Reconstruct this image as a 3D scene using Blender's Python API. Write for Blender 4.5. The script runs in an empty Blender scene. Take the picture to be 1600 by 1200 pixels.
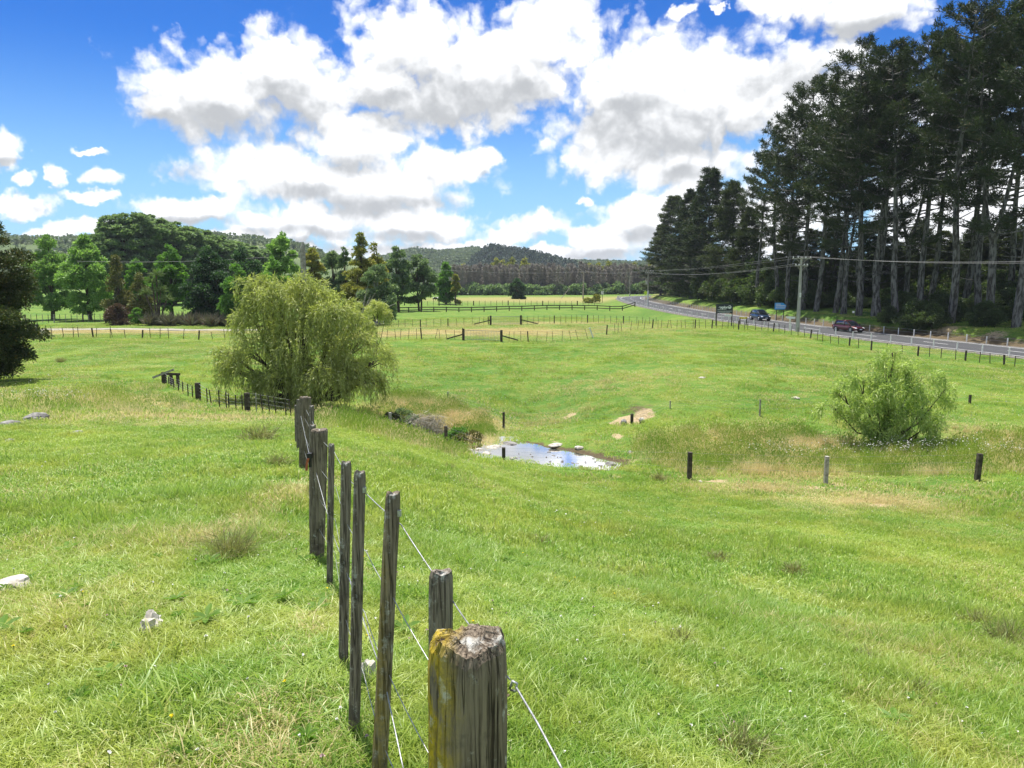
import bpy, math, random
import numpy as np
from math import radians as R
from mathutils import Vector
random.seed(5)
rng = np.random.default_rng(11)
sc = bpy.context.scene
COL = sc.collection

# ------------------------------------------------------------------ camera, sky, sun, exposure
PITCH = R(7.6)
cam_d = bpy.data.cameras.new('camera'); cam = bpy.data.objects.new('camera', cam_d); COL.objects.link(cam)
cam_d.sensor_width = 36; cam_d.lens = 27.0; cam_d.clip_start = 0.05; cam_d.clip_end = 20000
cam.location = (0, 0, 0); cam.rotation_euler = (math.pi/2 - PITCH, 0, 0)
sc.camera = cam
SUN_EL, SUN_AZ = R(70), R(-22)
sun_v = Vector((math.sin(SUN_AZ)*math.cos(SUN_EL), math.cos(SUN_AZ)*math.cos(SUN_EL), math.sin(SUN_EL)))
sl = bpy.data.lights.new('sun', 'SUN'); sl.energy = 4.6; sl.angle = R(0.55); sl.color = (1, .955, .88)
so = bpy.data.objects.new('sun', sl); COL.objects.link(so); so.rotation_euler = sun_v.to_track_quat('Z', 'Y').to_euler()
sc.view_settings.view_transform = 'Standard'; sc.view_settings.look = 'None'; sc.view_settings.gamma = 1
sc.view_settings.exposure = 0.82

FPX = 1200.0
def ray(px, py):
    a = (px-800)/FPX; b = (600-py)/FPX
    return a, math.cos(PITCH)+b*math.sin(PITCH), -math.sin(PITCH)+b*math.cos(PITCH)
def P(px, py, D):
    """world point seen in direction (px,py) at forward distance D"""
    a, dy, dz = ray(px, py); t = D/dy
    return np.array((a*t, D, dz*t))

class NT:
    """tiny node helper"""
    def __init__(s, tree): s.t = tree; s.n = tree.nodes; s.l = tree.links
    def node(s, typ, ins=None, **kw):
        n = s.n.new(typ)
        for k, v in kw.items(): setattr(n, k, v)
        for k, v in (ins or {}).items(): s.put(n.inputs[k], v)
        return n
    def put(s, inp, v):
        if isinstance(v, bpy.types.NodeSocket): s.l.new(v, inp)
        elif v is not None:
            try: inp.default_value = v
            except Exception: inp.default_value = tuple(v)+(1,)
    def math(s, op, a, b=None, c=None, clamp=False):
        n = s.n.new('ShaderNodeMath'); n.operation = op; n.use_clamp = clamp
        s.put(n.inputs[0], a)
        if b is not None: s.put(n.inputs[1], b)
        if c is not None: s.put(n.inputs[2], c)
        return n.outputs[0]
    def vmath(s, op, a, b=None, c=None, out=0):
        n = s.n.new('ShaderNodeVectorMath'); n.operation = op
        s.put(n.inputs[0], a)
        if b is not None: s.put(n.inputs[1], b)
        if c is not None: s.put(n.inputs[2], c)
        return n.outputs[out]
    def noise(s, vec, scale, detail=3, rough=.5, out='Fac', dim='3D', **kw):
        n = s.n.new('ShaderNodeTexNoise'); n.noise_dimensions = dim; s.put(n.inputs['Vector'], vec)
        n.inputs['Scale'].default_value = scale; n.inputs['Detail'].default_value = detail; n.inputs['Roughness'].default_value = rough
        for k, v in kw.items(): n.inputs[k].default_value = v
        return n.outputs[out]
    def ramp(s, fac, lo, hi):
        n = s.n.new('ShaderNodeMapRange'); n.interpolation_type = 'SMOOTHSTEP'
        s.put(n.inputs['Value'], fac); n.inputs['From Min'].default_value = lo; n.inputs['From Max'].default_value = hi
        return n.outputs[0]
    def mix(s, f, a, b, typ='MIX'):
        n = s.n.new('ShaderNodeMix'); n.data_type = 'RGBA'; n.blend_type = typ
        s.put(n.inputs['Factor'], f)
        for i, v in ((6, a), (7, b)):
            if isinstance(v, bpy.types.NodeSocket): s.l.new(v, n.inputs[i])
            else: n.inputs[i].default_value = (*v, 1)
        return n.outputs[2]

def grey_blobs():   # the flat shaded undersides
    return to_dir([(340,190,120,30),(450,175,60,42),(690,158,130,44),(600,190,60,18),(420,215,60,14),(800,140,60,26),(960,190,90,32),(1060,225,120,40),(1080,275,60,16),(1240,120,90,30),
        (560,268,44,16),(280,265,34,14),(480,300,50,12),(570,325,80,16),(690,322,44,9),(300,345,70,8),(450,362,90,8),(640,372,60,7),(560,388,120,6),(900,398,90,8),(990,372,34,9),(60,325,36,9),(15,250,26,7),(1340,40,70,13),(1330,250,80,30),(1000,160,60,18)])
def cloud_blobs():
    # direction-space ellipses: (px, py, rx, ry) seen from the spot where the picture was taken
    B = [(330,150,130,72),(440,115,100,72),(260,175,70,35),(500,160,80,60),
         (640,70,100,75),(760,110,150,95),(860,50,90,60),(700,160,130,55),(600,130,70,60),
         (1000,130,140,90),(1120,150,150,100),(1010,215,190,68),(1230,140,120,85),(1330,180,120,110),(1060,260,130,45),
         (560,225,90,55),(690,268,95,36),(430,270,150,45),(600,300,150,45),(500,345,190,34),(290,330,90,24),(640,355,130,30),
         (760,250,26,22),(400,385,190,20),(700,388,150,14),(1010,330,85,34),(950,375,90,26),(840,352,50,24),(860,395,160,14),(800,372,50,14),
         (1340,15,110,42),(1250,-20,120,40),(15,225,38,34),(45,275,24,13),(104,277,19,15),(166,276,36,15),(155,308,42,11),(40,315,58,20),
         (130,353,60,13),(75,362,50,11),(1480,300,160,150),(1560,120,60,40),(1180,345,120,60),(150,235,26,7),(1070,15,20,12),(1125,15,14,7),(920,305,14,9)]
    return to_dir(B)
def to_dir(B):
    out = []
    for px, py, rx, ry in B:
        a, dy, dz = ray(px, py); h = math.hypot(a, dy)
        u = math.atan2(a, dy); v = dz/h
        ux = math.atan2(rx/FPX*dy, h*h)  # angular half width
        out.append((u, v, max(ux, .004), ry/FPX/h*1.05))
    return out

def make_world():
    w = bpy.data.worlds.new('World'); sc.world = w; w.use_nodes = True
    t = w.node_tree
    for n in list(t.nodes): t.nodes.remove(n)
    g = NT(t)
    # ---- density group
    def group(fine):
     gt = bpy.data.node_groups.new('CloudDensity', 'ShaderNodeTree')
     gt.interface.new_socket('P', in_out='INPUT', socket_type='NodeSocketVector')
     gt.interface.new_socket('D', in_out='OUTPUT', socket_type='NodeSocketFloat')
     q = NT(gt); gi = gt.nodes.new('NodeGroupInput'); go = gt.nodes.new('NodeGroupOutput')
     p0 = gi.outputs['P']
     wn = q.noise(p0, 7.0, 2, .55, out='Color', dim='2D')
     wv = q.vmath('MULTIPLY_ADD', q.vmath('SUBTRACT', wn, (.5,.5,.5)), (.05,.035,0), p0)
     wv = q.vmath('MULTIPLY_ADD', q.vmath('SUBTRACT', q.noise(p0, 48, 3, .6, out='Color', dim='2D'), (.5,.5,.5)), (.026,.018,0), wv)
     cur = None
     for (u, v, ru, rv) in cloud_blobs():
        e = q.vmath('MULTIPLY_ADD', wv, (1/ru, 1/rv, 0), (-u/ru, -v/rv, 0))
        L = q.vmath('DOT_PRODUCT', e, e, out=1)
        cur = L if cur is None else q.math('SMOOTH_MIN', cur, L, .3)
     # clouds over the rest of the sky: generic broken cumulus
     far = q.noise(p0, 3.6, 2, .5, dim='2D')
     sep = q.node('ShaderNodeSeparateXYZ', {0: p0})
     off = q.ramp(q.math('ABSOLUTE', sep.outputs[0]), .66, .80)
     gen2 = q.math('MULTIPLY_ADD', q.math('SUBTRACT', 1.0, off), 3.0, q.math('MULTIPLY_ADD', far, -7.0, 4.6))
     cur = q.math('SMOOTH_MIN', cur, gen2, .2)
     d = q.math('SUBTRACT', 1.14, q.math('SQRT', q.math('MAXIMUM', cur, 0.0)))
     fb = q.noise(p0, 22, 6 if fine else 2, .54, dim='2D')
     d = q.math('MULTIPLY_ADD', q.math('SUBTRACT', fb, .5), .95, d)
     if fine:
        vo = q.node('ShaderNodeTexVoronoi', {'Vector': q.vmath('ADD', wv, q.vmath('MULTIPLY', wn, (.02,.02,0))), 'Scale': 32.0, 'Detail': 1.2, 'Roughness': .55}, feature='F1', voronoi_dimensions='2D')
        d = q.math('MULTIPLY_ADD', q.math('SUBTRACT', .42, vo.outputs['Distance']), .48, d)
     q.l.new(d, go.inputs[0])
     return gt
    fine = group(True)
    # ---- direction -> (azimuth, tan elevation)
    tc = g.node('ShaderNodeTexCoord'); s = g.node('ShaderNodeSeparateXYZ', {0: tc.outputs['Generated']})
    u = g.math('ARCTAN2', s.outputs[0], s.outputs[1])
    h = g.math('SQRT', g.math('ADD', g.math('MULTIPLY', s.outputs[0], s.outputs[0]), g.math('MULTIPLY', s.outputs[1], s.outputs[1])))
    v = g.math('DIVIDE', s.outputs[2], g.math('MAXIMUM', h, .12))
    p = g.node('ShaderNodeCombineXYZ', {0: u, 1: v}).outputs[0]
    def dens(vec, gt=fine):
        n = t.nodes.new('ShaderNodeGroup'); n.node_tree = gt; t.links.new(vec, n.inputs[0]); return n.outputs[0]
    D0 = dens(p)
    D1 = dens(g.vmath('ADD', p, (.004, .016, 0)))
    wn = g.noise(p, 9.0, 4, .5, out='Color', dim='2D')
    wv = g.vmath('MULTIPLY_ADD', g.vmath('SUBTRACT', wn, (.5,.5,.5)), (.055,.035,0), p)
    wn_f = g.noise(p, 30, 3, .6, dim='2D')
    cur = None
    for (uu, vv, ru, rv) in grey_blobs():
        e = g.vmath('MULTIPLY_ADD', wv, (1/ru, 1/rv, 0), (-uu/ru, -vv/rv, 0))
        L = g.vmath('DOT_PRODUCT', e, e, out=1)
        cur = L if cur is None else g.math('SMOOTH_MIN', cur, L, .3)
    G = g.math('SUBTRACT', 1.0, g.math('SQRT', g.math('MAXIMUM', cur, 0.0)))
    alpha = g.ramp(D0, -.14, .42)
    alpha = g.math('MULTIPLY', alpha, g.ramp(v, -.06, -.02))
    soft = g.math('SUBTRACT', D0, D1)            # small billows lit from above
    shade = g.math('MULTIPLY_ADD', g.ramp(G, -1.3, 1.0), 1.0, g.math('MULTIPLY', g.math('SUBTRACT', wn_f, .5), .15))
    shade = g.math('MULTIPLY_ADD', soft, -.85, shade)
    dark = g.math('MULTIPLY', g.ramp(shade, -.02, 1.22), g.math('MULTIPLY_ADD', wn_f, .25, .84), clamp=True)
    white = (3.7, 3.74, 3.8); grey = (1.70, 1.76, 1.84)
    ccol = g.mix(dark, white, grey)
    sky = g.node('ShaderNodeTexSky', sky_type='NISHITA', sun_disc=False, sun_elevation=SUN_EL, sun_rotation=SUN_AZ)
    sky.air_density = 1.0; sky.dust_density = .2; sky.ozone_density = 3.0; sky.altitude = 30
    scale = g.mix(1.0, sky.outputs[0], (.028, .059, .090), 'MULTIPLY')
    gam = g.node('ShaderNodeGamma', {'Color': scale, 'Gamma': 1.35}).outputs[0]
    gam = g.mix(g.ramp(v, .30, -.02), gam, (.26, .46, .62))
    scale = g.mix(1.0, gam, (10, 10, 10), 'MULTIPLY')
    col = g.mix(alpha, scale, g.mix(1.0, ccol, (1.9, 1.9, 1.9), 'MULTIPLY'))
    bg = g.node('ShaderNodeBackground', {'Color': col, 'Strength': .10})
    out = g.node('ShaderNodeOutputWorld'); t.links.new(bg.outputs[0], out.inputs[0])
    w.cycles.sampling_method = 'MANUAL'; w.cycles.sample_map_resolution = 512
make_world()

# ------------------------------------------------------------------ terrain function
CTRL_PX = [(553,1140,2.72),(537,1050,3.37),(515,912,5.14),(495,870,5.9),(470,725,11.7),(250,1150,2.75),(60,1000,3.9),(250,860,6.2),(60,760,11),
 (300,700,16),(60,650,26),(300,660,25),(60,615,38),(310,632,40),(455,655,33),(380,645,36),(262,603,46),
 (1000,1150,3.3),(1400,1150,3.9),(900,950,5.6),(1300,950,8.3),(1550,1000,7.2),(700,800,11.5),(1000,850,13.5),(1250,850,15.8),(1550,880,15),
 (620,700,22),(570,665,29),(800,730,31.2),(1000,775,26),(1300,785,25.3),(1550,785,25.3),(1077,747,30),(1300,750,30),(1528,745,29.8),(700,702,37),
 (840,690,38.5),(840,650,46),(840,600,57),(840,560,68),(840,537,77),(1000,650,42.5),(1000,600,52),(1000,550,68),(1000,513,91),(925,530,80),
 (1150,600,50),(1150,550,67),(1150,520,88),(1150,650,41.5),(1400,690,36),(1400,620,47),(1300,562,66),(1400,585,58),(1600,590,59),(1600,578,65.5),(1500,580,61),(1500,566,69),(1400,558,72),(1320,541,80),(1700,600,58),(1540,640,42),(1540,600,52),
 (1250,527,86),(640,650,45),(620,600,54)]
CTRL_W = [(0,0,-1.66),(-.1,1.44,-1.76),(-3,0,-1.5),(3,0,-2.1),(0,-5,-1.2),(-8,-8,-.8),(10,-8,-2.6),(0,-30,-1.5),(-30,-20,-2),(30,-20,-5),(-30,12,-3.0),(-45,30,-5.6),(35,5,-6.5),(40,25,-7.2),
 (-20,58,-6.6),(-40,60,-6.5),(-15,72,-6.2),(-45,80,-6.2),(-20,88,-6.1),(-5,78,-5.95),(0,95,-5.6),(10,110,-5.6),(-30,110,-6.3),(-70,90,-6.3),(-80,40,-6.2),(-60,130,-6.3),(0,140,-6.2),(-20,180,-6.6),(20,180,-6.6),
 (20,260,-6.9),(26,124,-6.35),(18,118,-6.15),(22,150,-6.7),(24,180,-6.9),(28,205,-6.9),(31,240,-6.9),(-60,260,-6.6),(0,340,-6.8),(-100,340,-6.8),(60,330,-6.2),(0,440,-7),(150,440,-6),(-150,440,-7),(0,900,-8),(-500,700,-6),(500,700,0),(80,120,-2.5),(100,60,-3),(150,200,-1),(120,300,-4),(90,0,-5.5),(0,-300,-2),(-300,0,-3),(300,0,-4),
 (-1500,1500,0),(1500,1500,0),(0,3000,-5)]
_c = np.array([P(*c) for c in CTRL_PX] + [np.array(w, float) for w in CTRL_W])
def warp(x, y):
    r = np.hypot(x, y); s = np.log1p(r/7.0)/np.maximum(r, 1e-6)
    return x*s, y*s
_cx, _cy = warp(_c[:,0], _c[:,1])
def _ker(dx, dy): return np.sqrt(dx*dx+dy*dy+.018)
_A = _ker(_cx[:,None]-_cx[None], _cy[:,None]-_cy[None])
_n = len(_c); _M = np.zeros((_n+1, _n+1)); _M[:_n,:_n] = _A - np.eye(_n)*.004; _M[_n,:_n] = 1; _M[:_n,_n] = 1
_w = np.linalg.solve(_M, np.append(_c[:,2], 0))

def catmull(pts, n=12):
    p = np.array(pts, float); p = np.vstack([2*p[0]-p[1], p, 2*p[-1]-p[-2]]); out = []
    for i in range(1, len(p)-2):
        for t in np.linspace(0, 1, n, endpoint=False):
            out.append(.5*((2*p[i])+(-p[i-1]+p[i+1])*t+(2*p[i-1]-5*p[i]+4*p[i+1]-p[i+2])*t*t+(-p[i-1]+3*p[i]-3*p[i+1]+p[i+2])*t**3))
    out.append(p[-2]); return np.array(out)
ROAD = catmull([(92,-60,-7.6),(80,-10,-7.5),(67,30,-7.3),(58.8,52,-7.15),(51,72.5,-6.95),(42.3,97,-6.48),(38.2,114,-6.15),(35.4,150,-6.0),(37.3,219,-6.05),(43,280,-6.05),(52,312,-6.0),(72,330,-5.8),(110,338,-5.6),(220,345,-5)], 14)
def seg_dist(x, y, line):
    """nearest point on a polyline: distance signed (right positive), z, arclength"""
    x = np.asarray(x, float); y = np.asarray(y, float)
    best = np.full(x.shape, 1e9); sd = np.zeros(x.shape); zz = np.zeros(x.shape); ss = np.zeros(x.shape); L = 0
    for a, b in zip(line[:-1], line[1:]):
        d = b[:2]-a[:2]; l2 = d@d; l = math.sqrt(l2)
        t = np.clip(((x-a[0])*d[0]+(y-a[1])*d[1])/l2, 0, 1)
        ex = x-(a[0]+t*d[0]); ey = y-(a[1]+t*d[1]); q = np.hypot(ex, ey)
        m = q < best
        best = np.where(m, q, best); side = np.sign(d[1]*ex-d[0]*ey)
        sd = np.where(m, q*side, sd); zz = np.where(m, a[2]+t*(b[2]-a[2]), zz); ss = np.where(m, L+t*l, ss); L += l
    return sd, zz, ss
WATER_Z = -8.2
def at_z(px, py, z):
    a, dy, dz = ray(px, py); t = z/dz
    return np.array((a*t, dy*t))
POOL = [(*at_z(742,704,WATER_Z), .7),(*at_z(775,704,WATER_Z), 1.5),(*at_z(815,708,WATER_Z), 1.5),(*at_z(850,713,WATER_Z), 1.35),(*at_z(890,720,WATER_Z), 1.3),(*at_z(925,727,WATER_Z), .9),(*at_z(945,733,WATER_Z), .35)]
def smooth(a, b, x):
    t = np.clip((x-a)/(b-a), 0, 1); return t*t*(3-2*t)
def vnoise(x, y, s, seed=0):
    """cheap smooth value noise"""
    x = np.asarray(x)/s; y = np.asarray(y)/s; xi = np.floor(x).astype(np.int64); yi = np.floor(y).astype(np.int64); fx = x-xi; fy = y-yi
    fx = fx*fx*(3-2*fx); fy = fy*fy*(3-2*fy)
    def h(i, j):
        n = (i*374761393+j*668265263+seed*974711) & 0x7fffffff
        n = ((n ^ (n >> 13))*1274126177) & 0x7fffffff
        return ((n ^ (n >> 16)) & 0xffff)/65535.0
    return (h(xi,yi)*(1-fx)+h(xi+1,yi)*fx)*(1-fy)+(h(xi,yi+1)*(1-fx)+h(xi+1,yi+1)*fx)*fy-.5
def pool_sd(x, y):
    """distance to the pool's edge, negative inside"""
    best = np.full(np.shape(x), 1e9)
    for (ax,ay,ar),(bx,by,br) in zip(POOL[:-1], POOL[1:]):
        dx, dy = bx-ax, by-ay; t = np.clip(((x-ax)*dx+(y-ay)*dy)/(dx*dx+dy*dy), 0, 1)
        best = np.minimum(best, np.hypot(x-ax-t*dx, y-ay-t*dy)-(ar+t*(br-ar)))
    return best+vnoise(x, y, .9, 3)*.9+vnoise(x, y, .35, 5)*.35
# steep little stream banks (a step down towards the stream)
def height(x, y, fine=True):
    x = np.asarray(x, float); y = np.asarray(y, float); sh = x.shape; x = x.ravel(); y = y.ravel()
    wx, wy = warp(x, y); z = np.full(x.shape, _w[_n])
    for k in range(_n): z += _w[k]*_ker(wx-_cx[k], wy-_cy[k])
    r = np.hypot(x, y)
    if fine:
        amp = smooth(4, 40, r)
        z += amp*(vnoise(x, y, 9, 1)*.22+vnoise(x, y, 3.2, 2)*.13)+vnoise(x, y, 1.1, 4)*.06+vnoise(x, y, .45, 6)*.02
    sw = ((850,700,38),(842,660,44),(832,625,52),(825,595,60)); L_ = np.array([P(*q) for q in sw]); d_, _, s_ = seg_dist(x, y, L_); z -= .85*np.exp(-(d_/3.0)**2)*smooth(3, 8, s_)*smooth(24, 14, s_)
    L_ = np.array([P(640,715,18), P(800,775,16), P(1050,845,13.2), P(1300,905,10.5), P(1700,1010,7)]); d_, _, s_ = seg_dist(x, y, L_); z += .13*np.exp(-(d_/.8)**2)-.10*np.exp(-((d_-(-1.8))/1.2)**2)
    # stream banks: the undercut slip in front of the willow and the clay slip right of the pool
    for (px, py, D, wd, dp) in ((662,672,43,2.6,1.1),(985,664,42,1.5,1.1),(1010,655,43.5,1.0,.6),(940,655,44,2.5,.3)):
        c = P(px, py, D); q = np.hypot((x-c[0])/wd, (y-c[1])/(wd*.6)); z -= dp*np.exp(-q*q*1.5)
    p = pool_sd(x, y); k = smooth(1.6, -.1, p); z = z*(1-k)+(WATER_Z-.10+np.minimum(p, .8)*.28)*k
    k = smooth(.1,-.8,p); z -= .05*k
    m = (np.abs(x-45) < 220) & (y > -80) & (y < 420)
    if m.any():
        sd, zr, _ = seg_dist(x[m], y[m], ROAD); zz = z[m]
        bank = zr+.15+smooth(6.4, 8.6, sd)*1.15+smooth(9, 17, sd)*.65
        kr = smooth(26, 16, sd)*smooth(5.4, 6.6, sd)
        zz = zz*(1-kr)+bank*kr
        kl = smooth(-10, -6.0, sd)*(sd < 6.6)
        low = zr-.10*smooth(3.6, 4.3, np.abs(sd))
        low = np.where(np.abs(sd) < 4.6, zr-.05, zr-.02)
        kl = np.where(sd > 5.4, 1-smooth(5.4, 6.6, sd), kl)
        zz = zz*(1-kl)+low*kl
        z[m] = zz
    return z.reshape(sh)
def gz(x, y): return float(height(np.array([x]), np.array([y]))[0])
def on_ground(px, D):
    a, dy, dz = ray(px, 500); x = (px-800)/FPX*D/math.cos(PITCH)
    # small correction for the pitch: iterate using the row the ground has at that distance
    for _ in range(3):
        z = gz(x, D); b = math.atan2(z, D)+PITCH; fwd = D*math.cos(PITCH)-z*math.sin(PITCH); x = (px-800)/FPX*fwd
    return np.array((x, D, gz(x, D)))
def hit(px, py, d0=1.0, d1=500.0):
    """first point of the ground met by the line of sight"""
    a, dy, dz = ray(px, py); D = np.exp(np.linspace(math.log(d0), math.log(d1), 700)); t = D/dy
    h = height(a*t, D); below = dz*t < h; i = int(np.argmax(below)) if below.any() else len(D)-1
    if i == 0: i = 1
    Ds = np.linspace(D[i-1], D[i], 12); t = Ds/dy; h = height(a*t, Ds); b = dz*t < h; j = int(np.argmax(b)) if b.any() else 11
    return np.array((a*t[j], Ds[j], h[j]))

# ------------------------------------------------------------------ object helpers
def tag(o, label=None, cat=None, group=None, kind=None):
    if label: o['label'] = label
    if cat: o['category'] = cat
    if group: o['group'] = group
    if kind: o['kind'] = kind
    return o
def empty(name, loc, rz=0, **kw):
    o = bpy.data.objects.new(name, None); COL.objects.link(o); o.location = tuple(map(float, loc)); o.rotation_euler.z = rz; o.empty_display_size = .3
    return tag(o, **kw)
def mesh(name, V, F, mat, smooth_=False, attr=None, mats=None, fmat=None):
    """V (n,3); F a list of (m,k) index arrays or of tuples; attr: {name: per-vertex floats}"""
    me = bpy.data.meshes.new(name); V = np.asarray(V, np.float32)
    if not isinstance(F, list) or (len(F) and not isinstance(F[0], np.ndarray)):
        me.from_pydata([tuple(map(float, v)) for v in V], [], [tuple(map(int, f)) for f in F])
    else:
        F = [f for f in F if len(f)]
        me.vertices.add(len(V)); me.vertices.foreach_set('co', V.ravel())
        tot = sum(f.size for f in F); me.loops.add(tot); me.loops.foreach_set('vertex_index', np.concatenate([f.ravel() for f in F]).astype(np.int32))
        sizes = np.concatenate([np.full(len(f), f.shape[1], np.int32) for f in F])
        me.polygons.add(len(sizes)); starts = np.concatenate([[0], np.cumsum(sizes)[:-1]]).astype(np.int32)
        me.polygons.foreach_set('loop_start', starts); me.polygons.foreach_set('loop_total', sizes)
        me.update(calc_edges=True)
    for k, v in (attr or {}).items():
        a = me.attributes.new(k, 'FLOAT', 'POINT'); a.data.foreach_set('value', np.asarray(v, np.float32))
    for m in (mats or [mat]): me.materials.append(m)
    if fmat is not None: me.polygons.foreach_set('material_index', np.asarray(fmat, np.int32))
    if smooth_: me.polygons.foreach_set('use_smooth', np.ones(len(me.polygons), bool))
    me.validate(); me.update()
    return me
def link(name, me, parent=None, loc=None, **kw):
    o = bpy.data.objects.new(name, me); COL.objects.link(o)
    if parent is not None: o.parent = parent
    if loc is not None: o.location = tuple(map(float, loc))
    return tag(o, **kw)
def copy_thing(root, loc, rz, scale=1.0, **kw):
    c = root.copy(); COL.objects.link(c); c.location = tuple(map(float, loc)); c.rotation_euler.z = rz
    c.scale = (scale,)*3 if np.isscalar(scale) else scale
    for ch in list(root.children):
        d = ch.copy(); COL.objects.link(d); d.parent = c
        for gch in list(ch.children):
            e = gch.copy(); COL.objects.link(e); e.parent = d
    return tag(c, **kw)
class MB:
    """collects shapes for ONE mesh"""
    def __init__(s): s.V = []; s.F = []; s.n = 0
    def add(s, V, F):
        V = np.asarray(V, float).reshape(-1, 3); s.V.append(V); s.F += [tuple(int(i)+s.n for i in f) for f in F]; s.n += len(V); return s
    def box(s, c, size, rot=None):
        v = np.array([(x, y, z) for x in (-.5,.5) for y in (-.5,.5) for z in (-.5,.5)])*np.array(size)
        if rot is not None: v = v@np.asarray(rot).T
        return s.add(v+np.array(c), [(0,1,3,2),(4,6,7,5),(0,4,5,1),(2,3,7,6),(0,2,6,4),(1,5,7,3)])
    def beam(s, a, b, w, h=None):
        """square bar between two points"""
        h = h or w; a = np.array(a, float); b = np.array(b, float); d = b-a; L = np.linalg.norm(d); d /= L
        up = np.array((0,0,1.)) if abs(d[2]) < .9 else np.array((1.,0,0)); u = np.cross(d, up); u /= np.linalg.norm(u); v = np.cross(u, d)
        return s.box((a+b)/2, (L, w, h), np.column_stack((d, u, v)))
    def tube(s, pts, rad, n=8, cap=True):
        V, F = tube(pts, rad, n, cap); return s.add(V, F)
    def build(s, name, mat, parent=None, sm=False, **kw):
        me = mesh(name, np.vstack(s.V), s.F, mat, sm); return link(name, me, parent, **kw)
def tube(pts, rad, n=8, cap=True):
    p = np.array(pts, float); k = len(p); rad = np.broadcast_to(np.asarray(rad, float), (k,))
    t = np.gradient(p, axis=0); t /= np.linalg.norm(t, axis=1)[:,None]+1e-9
    ref = np.array((0,0,1.)) if abs(t[0,2]) < .8 else np.array((1.,0,0)); V = []
    u = np.cross(t[0], ref); u /= np.linalg.norm(u)
    for i in range(k):
        u = u-t[i]*(u@t[i]); u /= np.linalg.norm(u)+1e-9; v = np.cross(t[i], u)
        for j in range(n):
            a = 2*math.pi*j/n; V.append(p[i]+rad[i]*(math.cos(a)*u+math.sin(a)*v))
    F = [(i*n+j, i*n+(j+1)%n, (i+1)*n+(j+1)%n, (i+1)*n+j) for i in range(k-1) for j in range(n)]
    if cap: F += [tuple(range(n-1, -1, -1)), tuple((k-1)*n+j for j in range(n))]
    return np.array(V), F

# ------------------------------------------------------------------ materials
def new_mat(name):
    m = bpy.data.materials.new(name); m.use_nodes = True; t = m.node_tree
    for n in list(t.nodes): t.nodes.remove(n)
    g = NT(t); out = g.node('ShaderNodeOutputMaterial'); return m, g, out
def pbr(name, col, rough=.7, metal=0, noise=None, col2=None, bump=0, spec=.5, coords='Object', detail=4, stretch=(1,1,1), lo=.35, hi=.65, coat=0, emit=None):
    m, g, out = new_mat(name); b = g.node('ShaderNodeBsdfPrincipled', {'Roughness': rough, 'Metallic': metal, 'Specular IOR Level': spec, 'Coat Weight': coat})
    c = col
    if noise:
        tc = g.node('ShaderNodeTexCoord'); vec = g.vmath('MULTIPLY', tc.outputs[coords], stretch)
        f = g.noise(vec, noise, detail, .6)
        c = g.mix(g.ramp(f, lo, hi), col, col2 or tuple(x*.6 for x in col))
        if bump:
            bn = g.node('ShaderNodeBump', {'Strength': bump, 'Distance': .02, 'Height': f}); g.l.new(bn.outputs[0], b.inputs['Normal'])
    if isinstance(c, bpy.types.NodeSocket): g.l.new(c, b.inputs['Base Color'])
    else: b.inputs['Base Color'].default_value = (*c, 1)
    g.l.new(b.outputs[0], out.inputs[0]); return m
def leaf_mat(name, c1, c2, c3=None, trans=.45, big=None, rough=.6, gloss=.04):
    """foliage: colour varies from leaf to leaf (rnd) and over metres (noise); light passes through"""
    m, g, out = new_mat(name)
    at = g.node('ShaderNodeAttribute', attribute_name='rnd'); r = at.outputs['Fac']
    oi = g.node('ShaderNodeObjectInfo')
    geo = g.node('ShaderNodeNewGeometry'); n = g.noise(geo.outputs['Position'], big or .6, 2, .5)
    f = g.math('ADD', g.math('MULTIPLY', r, .6), g.math('MULTIPLY', g.ramp(n, .3, .7), .4))
    c = g.mix(f, c1, c2)
    if c3: c = g.mix(g.ramp(r, .86, .97), c, c3)
    c = g.mix(g.math('MULTIPLY', oi.outputs['Random'], .35), c, tuple(x*.75 for x in c1))
    d = g.node('ShaderNodeBsdfDiffuse', {'Color': c}); tr = g.node('ShaderNodeBsdfTranslucent', {'Color': g.mix(1.0, c, (1.15,1.25,.7), 'MULTIPLY')})
    ms = g.node('ShaderNodeMixShader', {0: trans, 1: d.outputs[0], 2: tr.outputs[0]})
    gl = g.node('ShaderNodeBsdfGlossy', {'Roughness': rough, 'Color': (.8,.85,.8,1)})
    ms2 = g.node('ShaderNodeMixShader', {0: gloss, 1: ms.outputs[0], 2: gl.outputs[0]})
    g.l.new(ms2.outputs[0], out.inputs[0]); return m

def ground_colour(g, pos, blade=False, rnd=None, dry=None):
    """pasture colour from the position on the ground; shared by the soil sheet and the grass on it"""
    n1 = g.noise(pos, .16, 4, .55); n2 = g.noise(pos, .9, 3, .6); n3 = g.noise(pos, 5.5, 3, .6)
    gr = g.mix(g.ramp(n1, .38, .66), (.082, .186, .022), (.150, .240, .034))
    gr = g.mix(g.math('MULTIPLY', g.ramp(n2, .42, .72), .75), gr, (.235, .265, .062))
    n0 = g.noise(pos, .035, 3, .6)
    gr = g.mix(g.math('MULTIPLY', g.ramp(n0, .44, .66), .40), gr, (.060, .140, .020))
    gr = g.mix(g.math('MULTIPLY', g.ramp(n3, .45, .8), .55), gr, (.070, .135, .022))
    return gr, n1, n2, n3

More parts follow.
